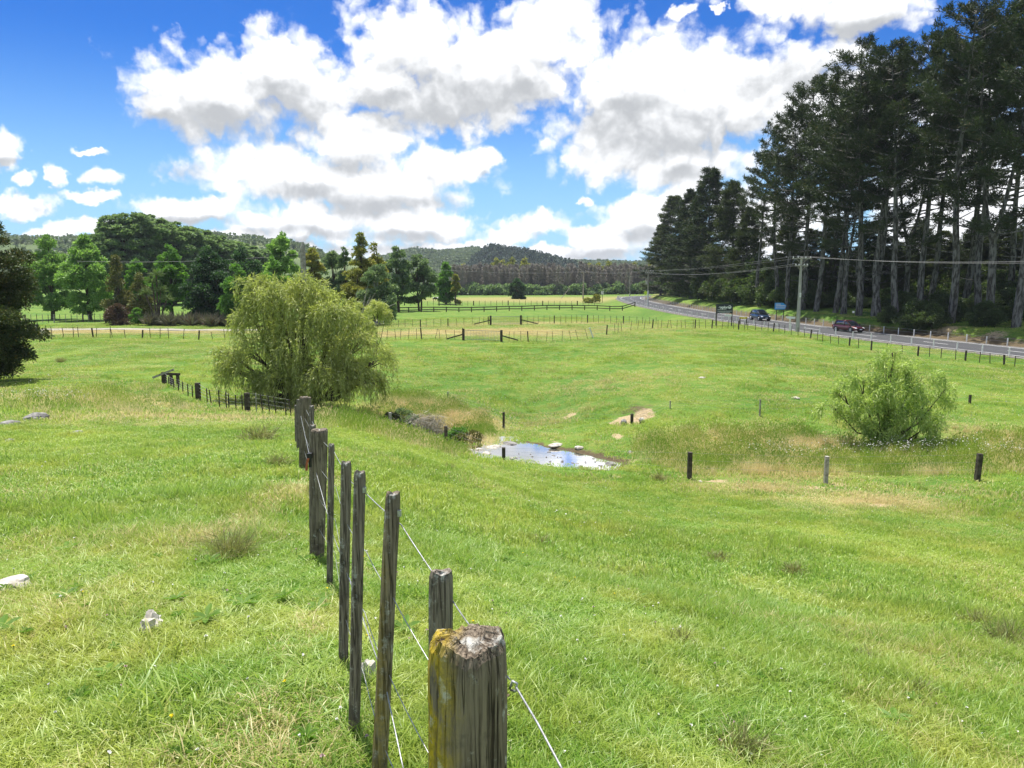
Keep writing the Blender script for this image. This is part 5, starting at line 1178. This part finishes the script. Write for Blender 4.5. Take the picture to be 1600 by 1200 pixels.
def cable(label, a, b_, sag, r_, grp='power lines along the road'):
    a, b_ = np.array(a), np.array(b_); n = 26; t = np.linspace(0, 1, n)[:,None]; p = a+(b_-a)*t; p[:,2] -= sag*4*(t*(1-t))[:,0]; m_ = MB(); m_.tube(p-a, r_, 4); m_.build('power_line', M['cable'], loc=a, label=label, cat='power line', group=grp)
M['cable'] = pbr('aluminium_cable', (.22,.22,.23), .6)
for k in (0, 3): cable('power line from the leaning concrete pole to the slim pole by the bend', iA[k], iB[k], .5, .010)
for k in (4, 7): cable('lower cable from the concrete pole to the slim pole', iA[k], iB[min(k, len(iB)-1)], .9, .011, 'lower cables along the road')
for k in (0, 1, 3): cable('power line from the concrete pole towards the right edge', iA[k], P(1640, 407+k*1.2, 72), .35, .008, 'power lines running off to the right')
for k in (0, 3): cable('power line between the slim pole and the far grey pole', iB[k], iC[k], .7, .015, 'power lines to the far pole')
cable('long thin cable over the leafless wood to the broken trunk', iC[0], P(478, 402, 150), 1.6, .03, None)
cable('thin wire crossing in front of the left tall wood', P(478, 396, 130), P(120, 408, 116), .6, .02, None)

# ------------------------------------------------------------------ signs
def text(s, size, mat, parent, loc, ext=.01, align='LEFT'):
    cu = bpy.data.curves.new('lettering', 'FONT'); cu.body = s; cu.size = size; cu.extrude = ext; cu.offset = .018; cu.align_x = align; cu.align_y = 'CENTER'; ob = bpy.data.objects.new('tmp', cu); COL.objects.link(ob)
    dg = bpy.context.evaluated_depsgraph_get(); me = bpy.data.meshes.new_from_object(ob.evaluated_get(dg)); bpy.data.objects.remove(ob); me.materials.clear(); me.materials.append(mat)
    o = link('lettering', me, parent, loc=loc); o.rotation_euler.x = math.pi/2; return o
M['signblack'] = pbr('black_sign', (.012,.018,.022), .45, noise=3, col2=(.02,.028,.034)); M['signwhite'] = pbr('sign_white', (.8,.8,.8), .5); M['signblue'] = pbr('blue_sign', (.06,.42,.80), .5, noise=3, col2=(.05,.36,.72)); M['yellow_paint'] = pbr('yellow_paint', (.75,.55,.05), .5); M['fluoro'] = pbr('yellow_green_sign', (.55,.75,.04), .5)
D = 100.0; g_ = on_ground(1132, D); u = D/FPX; L_, R_, T_, B_ = [P(x, y, D)-g_ for x, y in ((1118.7,490),(1145,490),(1132,475.3),(1132,489.6))]; bw = 26.3*u; bz0, bz1 = B_[2], T_[2]; cx = (L_[0]+R_[0])/2
root = empty('billboard', g_, R(4), label='black roadside billboard with white lettering and a round white emblem', cat='billboard')
b = MB(); b.box((cx,0,(bz0+bz1)/2), (bw,.06,bz1-bz0)); b.build('panel', M['signblack'], root)
for x in (-bw/2+.06, bw/2-.06): b = MB(); b.beam((cx+x,.09,-.3), (cx+x,.09,bz1), .12); b.build('leg', M['farpost'], root)
hh = bz1-bz0
text('explore', .46, M['signwhite'], root, (cx-bw*.36, -.045, bz0+hh*.66)); b = MB()
n_ = 20; ring = [(cx+bw*.30+.22*math.cos(2*math.pi*k/n_), -.05, bz0+hh*.68+.22*math.sin(2*math.pi*k/n_)) for k in range(n_)]; b.add(ring, [tuple(range(n_))])
ring2 = [(p[0], -.035, p[2]) for p in ring]; b.add(ring2, [tuple(range(n_))]); em = b.build('emblem', M['signwhite'], root)
b = MB(); q = [(math.cos(a)*.15-.03, math.sin(a)*.10+.02) for a in np.linspace(-.3, math.pi+.2, 12)]+[(math.cos(a)*.09-.02, math.sin(a)*.03-.02) for a in np.linspace(math.pi, 0, 8)]; b.add([(cx+bw*.30+x, -.058, bz0+hh*.68+z) for x, z in q], [tuple(range(len(q)))]); b.build('emblem_mark', M['signblack'], em)
b = MB()
for z, x0, x1 in ((.42,-.42,.10),(.24,-.42,.40),(.12,-.34,.34)):
    x = x0
    while x < x1: w_ = random.uniform(.02,.06); b.box((cx+bw*(x+w_/2), -.04, bz0+hh*z), (bw*w_, .02, .045)); x += w_+.012
b.build('small_lettering', M['signwhite'], root)
b = MB(); b.box((cx+bw*.24,-.02,bz0-.26), (bw*.42,.05,.24)); b.build('white_strip', M['signwhite'], root)
# blue sign
D = 121.0; g_ = on_ground(1219, D); u = D/FPX; c = P(1219.5, 478.3, D)-g_; w, h = 17.5*u, 10.2*u; root = empty('advertising_sign', g_, label='bright blue sign with white lines of lettering on the bank under the pines', cat='sign')
b = MB(); pts = [(-w/2,-h/2),(w*.38,-h/2),(w/2,-h*.12),(w/2,h*.12),(w*.22,h/2),(-w/2,h/2)]; f = [(c[0]+x, -.03, c[2]+z) for x, z in pts]; k = [(p[0], .03, p[2]) for p in f]; n_ = 6; b.add(f+k, [tuple(range(n_)), tuple(range(2*n_-1, n_-1, -1))]+[(i, i+n_, (i+1)%n_+n_, (i+1)%n_) for i in range(n_)]); b.build('panel', M['signblue'], root)
b = MB()
for z, x0, x1, th in ((.30,-.42,.0,.14),(.04,-.42,.40,.18),(-.26,-.42,.36,.12)):
    x = x0
    while x < x1: w_ = random.uniform(.03,.09); b.box((c[0]+w*(x+w_/2), -.045, c[2]+h*z), (w*w_, .02, h*th)); x += w_+.02
b.build('small_lettering', M['signwhite'], root)
for x in (-w*.32, w*.3): b = MB(); b.beam((c[0]+x,.07,-.4),(c[0]+x,.07,c[2]+h*.3), .1); b.build('leg', M['farpost'], root)
# yellow trestle
D = 104.0; g_ = on_ground(1161, D); u = D/FPX; t_ = P(1161, 496.8, D)-g_; root = empty('road_trestle', g_, label='small yellow topped barrier trestle at the road edge right of the billboard', cat='barrier'); b = MB(); b.box((0,0,t_[2]), (12*u,.05,.24)); b.build('yellow_board', M['yellow_paint'], root)
for x in (-.45,.45):
    for s_ in (-1,1): b = MB(); b.beam((x,s_*.3,0),(x,0,t_[2]), .07); b.build('leg', M['farpost'], root)
# white finger board
D = 98.5; g_ = on_ground(1236, D); root = empty('direction_sign', g_, label='long white tapered finger board on a short post left of the concrete pole', cat='sign'); u = D/FPX; c = P(1235, 496.6, D)-g_; b = MB(); w = 15*u
f = [(c[0]-w/2,-.03,c[2]+.10),(c[0]-w*.42,-.03,c[2]+.16),(c[0]+w/2,-.03,c[2]+.12),(c[0]+w/2,-.03,c[2]-.12),(c[0]-w*.3,-.03,c[2]-.10)]; k = [(p[0],.03,p[2]) for p in f]; b.add(f+k, [(0,1,2,3,4),(9,8,7,6,5)]+[(i,i+5,(i+1)%5+5,(i+1)%5) for i in range(5)]); b.build('board', M['signwhite'], root); b = MB(); b.beam((c[0],.04,-.3),(c[0],.04,c[2]), .12); b.build('post', M['white'], root)
# yellow diamond sign and far signs
D = 188.0; g_ = on_ground(1009, D); root = empty('warning_sign', g_, label='yellow green warning sign left of the slim white pole', cat='sign'); c = P(1009, 457.5, D)-g_; b = MB(); s_ = .55; b.add([(c[0]-s_,0,c[2]),(c[0],0,c[2]+s_),(c[0]+s_,0,c[2]),(c[0],0,c[2]-s_),(c[0]-s_,.05,c[2]),(c[0],.05,c[2]+s_),(c[0]+s_,.05,c[2]),(c[0],.05,c[2]-s_)], [(0,1,2,3),(7,6,5,4),(0,4,5,1),(1,5,6,2),(2,6,7,3),(3,7,4,0)]); b.build('panel', M['fluoro'], root); b = MB(); b.beam((c[0],.1,-.3),(c[0],.1,c[2]+.3), .1); b.build('post', M['white'], root)
D = 255.0; g_ = on_ground(941, D); root = empty('letter_box', g_, label='small white box on a post left of the distant road bend', cat='box'); c = P(941, 457.5, D)-g_; b = MB(); b.box((0,0,c[2]), (.8,.4,1.1)); b.build('box', M['white'], root); b = MB(); b.beam((0,0,-.3),(0,0,c[2]), .15); b.build('post', M['farpost'], root)
c = on_ground(931, 250); tree('yellow_bush', 'yellow flowering bush beside the far road fence', 'bush', c, 2.6, 2.6, 'dome', 0, .5, 1500, 'leaf_gold', 'bark', 16, .4, seed=801)
c = on_ground(918, 250); tree('yellow_bush', 'smaller dry yellow bush left of the flowering one', 'bush', c, 1.6, 2.0, 'dome', 0, .45, 900, 'leaf_gold', 'bark', 14, .4, seed=802)
# small white marker on pine trunk
c = P(1333.5, 487.5, 95.5); b = MB(); b.box((0,0,0), (.25,.04,.25)); b.build('trunk_marker', M['white'], loc=c, label='tiny white square marker in front of a grey pine trunk above the red car', cat='marker')

# ------------------------------------------------------------------ cars
def car_paint(name, col): return pbr(name, col, .28, .35, spec=.6, coat=1.0)
M['glass'] = pbr('dark_car_glass', (.012,.016,.02), .05, spec=1.0, coat=1.0); M['tyre'] = pbr('tyre_rubber', (.015,.015,.015), .85); M['rim'] = pbr('wheel_rim', (.45,.46,.48), .35, .7); M['lamp'] = pbr('lamp_glass', (.75,.76,.78), .15, coat=1.0); M['tail'] = pbr('tail_lamp', (.45,.01,.01), .25, coat=1.0); M['trim'] = pbr('black_trim', (.02,.02,.022), .6)
def loft(stations, n=16):
    """stations: (x, z0, z1, half width bottom, half width top); rounded box sections"""
    V, F = [], []
    for (x, z0, z1, wb, wt) in stations:
        zc, hz = (z0+z1)/2, (z1-z0)/2
        for j in range(n):
            a = 2*math.pi*(j+.5)/n; ca, sa = math.cos(a), math.sin(a); e = .45; cy = math.copysign(abs(ca)**e, ca); cz = math.copysign(abs(sa)**e, sa); w = wb+(wt-wb)*(cz+1)/2; V.append((x, cy*w, zc+cz*hz))
    m_ = len(stations)
    for i in range(m_-1):
        for j in range(n): F.append((i*n+j, i*n+(j+1)%n, (i+1)*n+(j+1)%n, (i+1)*n+j))
    F += [tuple(range(n-1,-1,-1)), tuple((m_-1)*n+j for j in range(n))]; return V, F
def car(label, paint, loc, rz, kind='hatch', cat='car'):
    root = empty('parked_car' if False else kind, loc, rz, label=label, cat=cat)
    suv = kind == 'sport_utility_car'; L = 4.5 if suv else 4.35; gc = .26 if suv else .2; bh = 1.02 if suv else .90; rh = 1.68 if suv else 1.47; hw = .90 if suv else .85; x0, x1 = -L/2, L/2
    b = MB(); V, F = loft([(x0,gc+.18,bh-.18,hw*.80,hw*.76),(x0+.08,gc+.02,bh-.02,hw*.93,hw*.88),(x0+.5,gc,bh+.02,hw,hw*.94),(x0+1.2,gc,bh,hw,hw*.95),(0,gc,bh-.01,hw,hw*.95),(x1-1.35,gc,bh-.03,hw,hw*.94),(x1-.9,gc,bh-.10,hw*.99,hw*.9),(x1-.3,gc+.02,bh-.22,hw*.95,hw*.84),(x1-.05,gc+.06,bh-.34,hw*.86,hw*.78),(x1,gc+.16,bh-.42,hw*.76,hw*.7)]); b.add(V, F); b.build('body', paint, root, True)
    # greenhouse glass then roof in body colour
    b = MB(); V, F = loft([(x0+.10,bh-.12,bh+.02,hw*.84,hw*.80),(x0+.38,bh-.12,rh-.13,hw*.86,hw*.70),(x0+.9,bh-.12,rh-.02,hw*.88,hw*.72),(-.1,bh-.12,rh-.015,hw*.89,hw*.73),(.35,bh-.12,rh-.09,hw*.89,hw*.72),(1.25,bh-.14,bh-.03,hw*.84,hw*.76)]); b.add(V, F); b.build('windows', M['glass'], root, True)
    b = MB(); V, F = loft([(x0+.30,rh-.16,rh-.10,hw*.66,hw*.62),(x0+.55,rh-.10,rh+.0,hw*.73,hw*.66),(-.2,rh-.09,rh+.025,hw*.74,hw*.66),(.25,rh-.12,rh-.05,hw*.73,hw*.66)]); b.add(V, F); rf = b.build('roof', paint, root, True)
    for s_ in (-1,1):
        for px_ in ((x0+.35,.5,-.03),(.0,.02,.0)):
            m_ = MB(); m_.beam((px_[0],s_*hw*.90,bh-.03),(px_[0]+px_[1]*.6,s_*hw*.71,rh-.05), .07,.05); m_.build('pillar', paint, root)
        m_ = MB(); m_.beam((1.18,s_*hw*.87,bh-.03),(.32,s_*hw*.70,rh-.07), .06,.05); m_.build('pillar', paint, root)
        m_ = MB(); m_.box((.85,s_*(hw+.06),bh+.05), (.12,.16,.12)); m_.build('mirror', paint, root)
        m_ = MB(); m_.add(*loft([(x1-.42,bh-.42,bh-.24,.17,.15),(x1-.16,bh-.46,bh-.28,.16,.13),(x1-.055,bh-.47,bh-.33,.12,.10)], 8)); m_.V = [v+np.array((0,s_*hw*.66,0)) for v in m_.V]; m_.build('headlight', M['lamp'], root, True)
        m_ = MB(); m_.box((x0+.05,s_*hw*.76,bh-.20), (.1,.24,.3)); m_.build('tail_light', M['tail'], root)
        for wx in (x0+.82, x1-.88):
            R_ = .36 if suv else .32; m_ = MB(); m_.tube([(wx,s_*(hw-.24),R_),(wx,s_*(hw-.21),R_),(wx,s_*(hw-.01),R_),(wx,s_*(hw+.02),R_)], [R_*.9,R_,R_,R_*.93], 20); w_ = m_.build('wheel', M['tyre'], root, False)
            m_ = MB(); m_.tube([(wx,s_*(hw+.0),R_),(wx,s_*(hw+.03),R_)], [R_*.64,R_*.60], 14); m_.build('rim', M['rim'], w_)
            m_ = MB(); m_.tube([(wx,s_*(hw-.30),R_+.02),(wx,s_*(hw+.005),R_+.02)], [R_*1.18,R_*1.18], 20); m_.build('wheel_arch', M['trim'], root)
    m_ = MB(); m_.box((x1-.03,0,gc+.22), (.10,hw*1.15,.16)); m_.box((x1-.06,0,bh-.40), (.12,hw*.9,.10)); m_.build('grille', M['trim'], root)
    m_ = MB(); m_.box((x1+.03,0,gc+.20), (.02,.36,.12)); m_.build('number_plate', M['signwhite'], root)
    return root
def road_heading(s): d = road_at(s+1,0)-road_at(s-1,0); return math.atan2(d[1], d[0])
def on_road(px, lane):
    best = None
    for s in np.arange(sa, sa+110, .25):
        p = road_at(s, lane, .03); fwd = p[1]*math.cos(PITCH)-p[2]*math.sin(PITCH); q = 800+FPX*p[0]/fwd
        if best is None or abs(q-px) < best[0]: best = (abs(q-px), s, p)
    return best[1], best[2]
s_, p_ = on_road(1325, 1.75); car('dark red hatchback driving right past the grey pine trunks', car_paint('dark_red_paint', (.09,.010,.010)), p_, road_heading(s_)+math.pi, 'hatchback_car')
s_, p_ = on_road(1187, 1.75); car('dark blue high-bodied car on the road between the billboard and concrete pole', car_paint('dark_blue_paint', (.012,.035,.075)), p_, road_heading(s_)+math.pi, 'sport_utility_car')

# ------------------------------------------------------------------ stones, stumps, tussocks, cows
def stone(name, label, c, sx, sy, sz, mat, seed, cat='stone', grp=None, sub=3, knob=0):
    r = np.random.default_rng(seed); import bmesh; bm = bmesh.new(); bmesh.ops.create_icosphere(bm, subdivisions=sub, radius=1.0)
    ks = unit(r.normal(0,1,(9,3))); ka = r.uniform(.05,.30,9)
    for v in bm.verts:
        p = np.array(v.co); d = 1+sum(a*max(0, p@k-.6)*1.5 for a, k in zip(ka, ks))-.18*abs(math.sin(p[0]*4+seed)*math.cos(p[1]*5+p[2]*3))+r.normal(0,.02)+knob*abs(math.sin(p[0]*11+seed)*math.sin(p[1]*9)*math.sin(p[2]*10+1)); v.co = (p[0]*sx*d, p[1]*sy*d, p[2]*sz*d)
    me = bpy.data.meshes.new(name); bm.to_mesh(me); bm.free(); me.materials.append(mat); o = link(name, me, loc=c, label=label, cat=cat, group=grp); o.rotation_euler.z = r.uniform(0,6); return o
for (px, py, w, h, lab, mt, kn) in ((236,972,38,30,'knobbly pale grey lump of stone in the grass left of the fence','rock',.5),(18,911,52,20,'flat pale rock at the left edge of the foreground','rock',.3),(574,1045,30,40,'white and grey stone at the foot of the battens','rock',.35),
    (57,651,34,13,'flat topped grey boulder on the left knoll, the right of two','greyrock',.1),(15,661,30,10,'low grey boulder at the left edge on the knoll','greyrock',.1),(118,676,22,6,'long grey stone sunk in the grass right of the boulders','greyrock',.1),(212,655,15,4,'small pale stone near the left crest','rock',.1),(139,711,20,5,'thin pale stone with dark holes in the left grass','rock',.2),(15,688,14,6,'brown grey stone below the edge boulder','greyrock',.1),
    (975,660,12,9,'grey boulder at the left of the clay slip above the pool','greyrock',.1),(1002,655,10,6,'pale lump of clay at the right of the slip','rock',.2),
    (1097,590,12,3,'small white stone high on the far slope','rock',.1),(1243,621,13,3,'small white stone on the slope left of the small willow','rock',.1),(1094,752,8,3,'pale stone by the dark fence post','rock',.1)):
    c = hit(px, py+h*.45); u = c[1]/FPX; stone('boulder' if mt == 'greyrock' else 'stone', lab, c+np.array((0,0,h*u*.25)), w*u*.5, w*u*.4, h*u*.6, M[mt], px, knob=kn)
k = 0
for (px, py, w) in ((772,697,26),(748,702,14),(760,708,20),(796,692,26),(770,718,14),(868,698,26),(905,704,14),(955,724,22),(962,734,14),(940,741,20),(905,736,10),(985,715,12),(800,722,8),(735,703,10)):
    p = at_z(px, py, WATER_Z+.03); u = p[1]/FPX; z = max(WATER_Z, gz(p[0], p[1])); k += 1
    stone('stone', 'flat pale stone on the muddy rim of the pool', (p[0], p[1], z), w*u*.5, w*u*.35, .09, M['rock'] if k % 4 else M['greyrock'], k*7, grp='flat stones round the pool', sub=2)
r = np.random.default_rng(77); k = 0
while k < 46:
    px, py = r.uniform(785, 950), r.uniform(704, 736); p = at_z(px, py, WATER_Z)
    if pool_sd(np.array([p[0]]), np.array([p[1]]))[0] > -.05: k += .2; continue
    k += 1; stone('stone', 'small dark stone poking out of the shallow pool water', (p[0], p[1], WATER_Z), r.uniform(.04,.12), r.uniform(.03,.08), r.uniform(.02,.05), M['greyrock'], int(k*13), grp='dark stones in the pool', sub=1)
M['tuss'] = leaf_mat('tussock', (.20,.22,.075), (.42,.38,.17), (.10,.12,.04), trans=.3)
def tussock(label, px, py, L, n, D=None, grp=None, w=.010, mat='tuss'):
    c = hit(px, py) if D is None else on_ground(px, D); rt = empty('grass_tussock', c, 0, label=label, cat='tussock', group=grp); r = np.random.default_rng(int(px)); u = unit(np.column_stack([r.normal(0,.7,n), r.normal(0,.7,n), r.uniform(.35,1.3,n)]))
    st = np.column_stack([r.normal(0,L*.22,n), r.normal(0,L*.22,n), np.zeros(n)]); leaf_mesh('blades', st, u, L, w, M[mat], int(px), rt)
    st2 = st+u*L*.6; u2 = unit(u*np.array((1.6,1.6,.25))); leaf_mesh('seed_stems', st2[::3], u2[::3], L*.7, w*.6, M[mat], int(px)+1, rt)
tussock('dark tussock of wiry grass alone on the slope left of the fence', 363, 872, .26, 420, w=.005)
tussock('small tussock below the stone in the bottom right grass', 1570, 1010, .3, 260, w=.006)
tussock('dry pale tuft at the bottom edge right of the big post', 1160, 1180, .16, 220, w=.006)
for i, (px, py) in enumerate(((433,730),(1065,1010),(840,860),(1440,1090),(1530,985),(1350,1035),(1120,880),(700,735),(1240,900))):
    tussock('darker green tuft of longer grass standing out of the pasture', px, py, .13 if py > 1000 else .22, 200, grp='darker grass tufts in the pasture', w=.006 if py > 1000 else .010)
for i, (px, py) in enumerate(((405,692),(95,566),(1030,752))): tussock('tussock of brownish grass in the open paddock', px, py, .5 if py < 700 else .35, 200, grp='brownish tussocks', w=.02)
# cows
def cow(loc, rz, seed):
    m = pbr('cow_hide', (.012,.011,.010), .9, noise=.9, col2=(.62,.60,.55), lo=.50, hi=.53, detail=1); rt = empty('cow', loc, rz); b = MB()
    b.tube([(-1.05,0,1.12),(-.95,0,1.12),(-.6,0,1.10),(0,0,1.02),(.5,0,1.08),(.85,0,1.18),(1.1,0,1.0),(1.35,0,.62),(1.5,0,.38),(1.62,0,.2)], [.08,.26,.34,.37,.34,.28,.19,.15,.16,.08], 10)
    for x, y in ((-.75,.2),(-.75,-.2),(.62,.19),(.62,-.19)): b.tube([(x,y,1.0),(x+.03,y,.62),(x-.03,y,.36),(x,y,.0)], [.17,.10,.065,.06], 6)
    b.build('body', m, rt, True); b = MB(); b.tube([(-1.05,0,1.2),(-1.14,0,.9),(-1.12,0,.5)], [.035,.025,.05], 5); b.build('tail', m, rt); b = MB()
    for s_ in (-1,1): b.beam((1.30,s_*.10,.72),(1.22,s_*.30,.74), .10,.04)
    b.build('ears', m, rt); return rt
c0_ = None
for i, (px, D, rz) in enumerate(((681,262,.2),(687,266,3.0),(693,260,.4),(697,264,1.4),(703,262,3.3),(707,266,.1))):
    g_ = on_ground(px, D); o = cow(g_, rz, i) if i == 0 else copy_thing(c0_, g_, rz); c0_ = c0_ or o; o.scale = (1,1,1); tag(o, 'black and white cow grazing far off before the dark pointed tree', 'cow', 'cows grazing in the far paddock')

# ------------------------------------------------------------------ haze between here and the hills
m = bpy.data.materials.new('haze'); m.use_nodes = True; t = m.node_tree
for n in list(t.nodes): t.nodes.remove(n)
g = NT(t); out = g.node('ShaderNodeOutputMaterial'); v = g.node('ShaderNodeVolumePrincipled', {'Color': (.80,.88,1,1), 'Density': .00010, 'Anisotropy': .2}); t.links.new(v.outputs[0], out.inputs['Volume'])
b = MB(); b.box((0, 2100, 25), (11000, 10000, 110)); b.build('haze', m, kind='stuff')
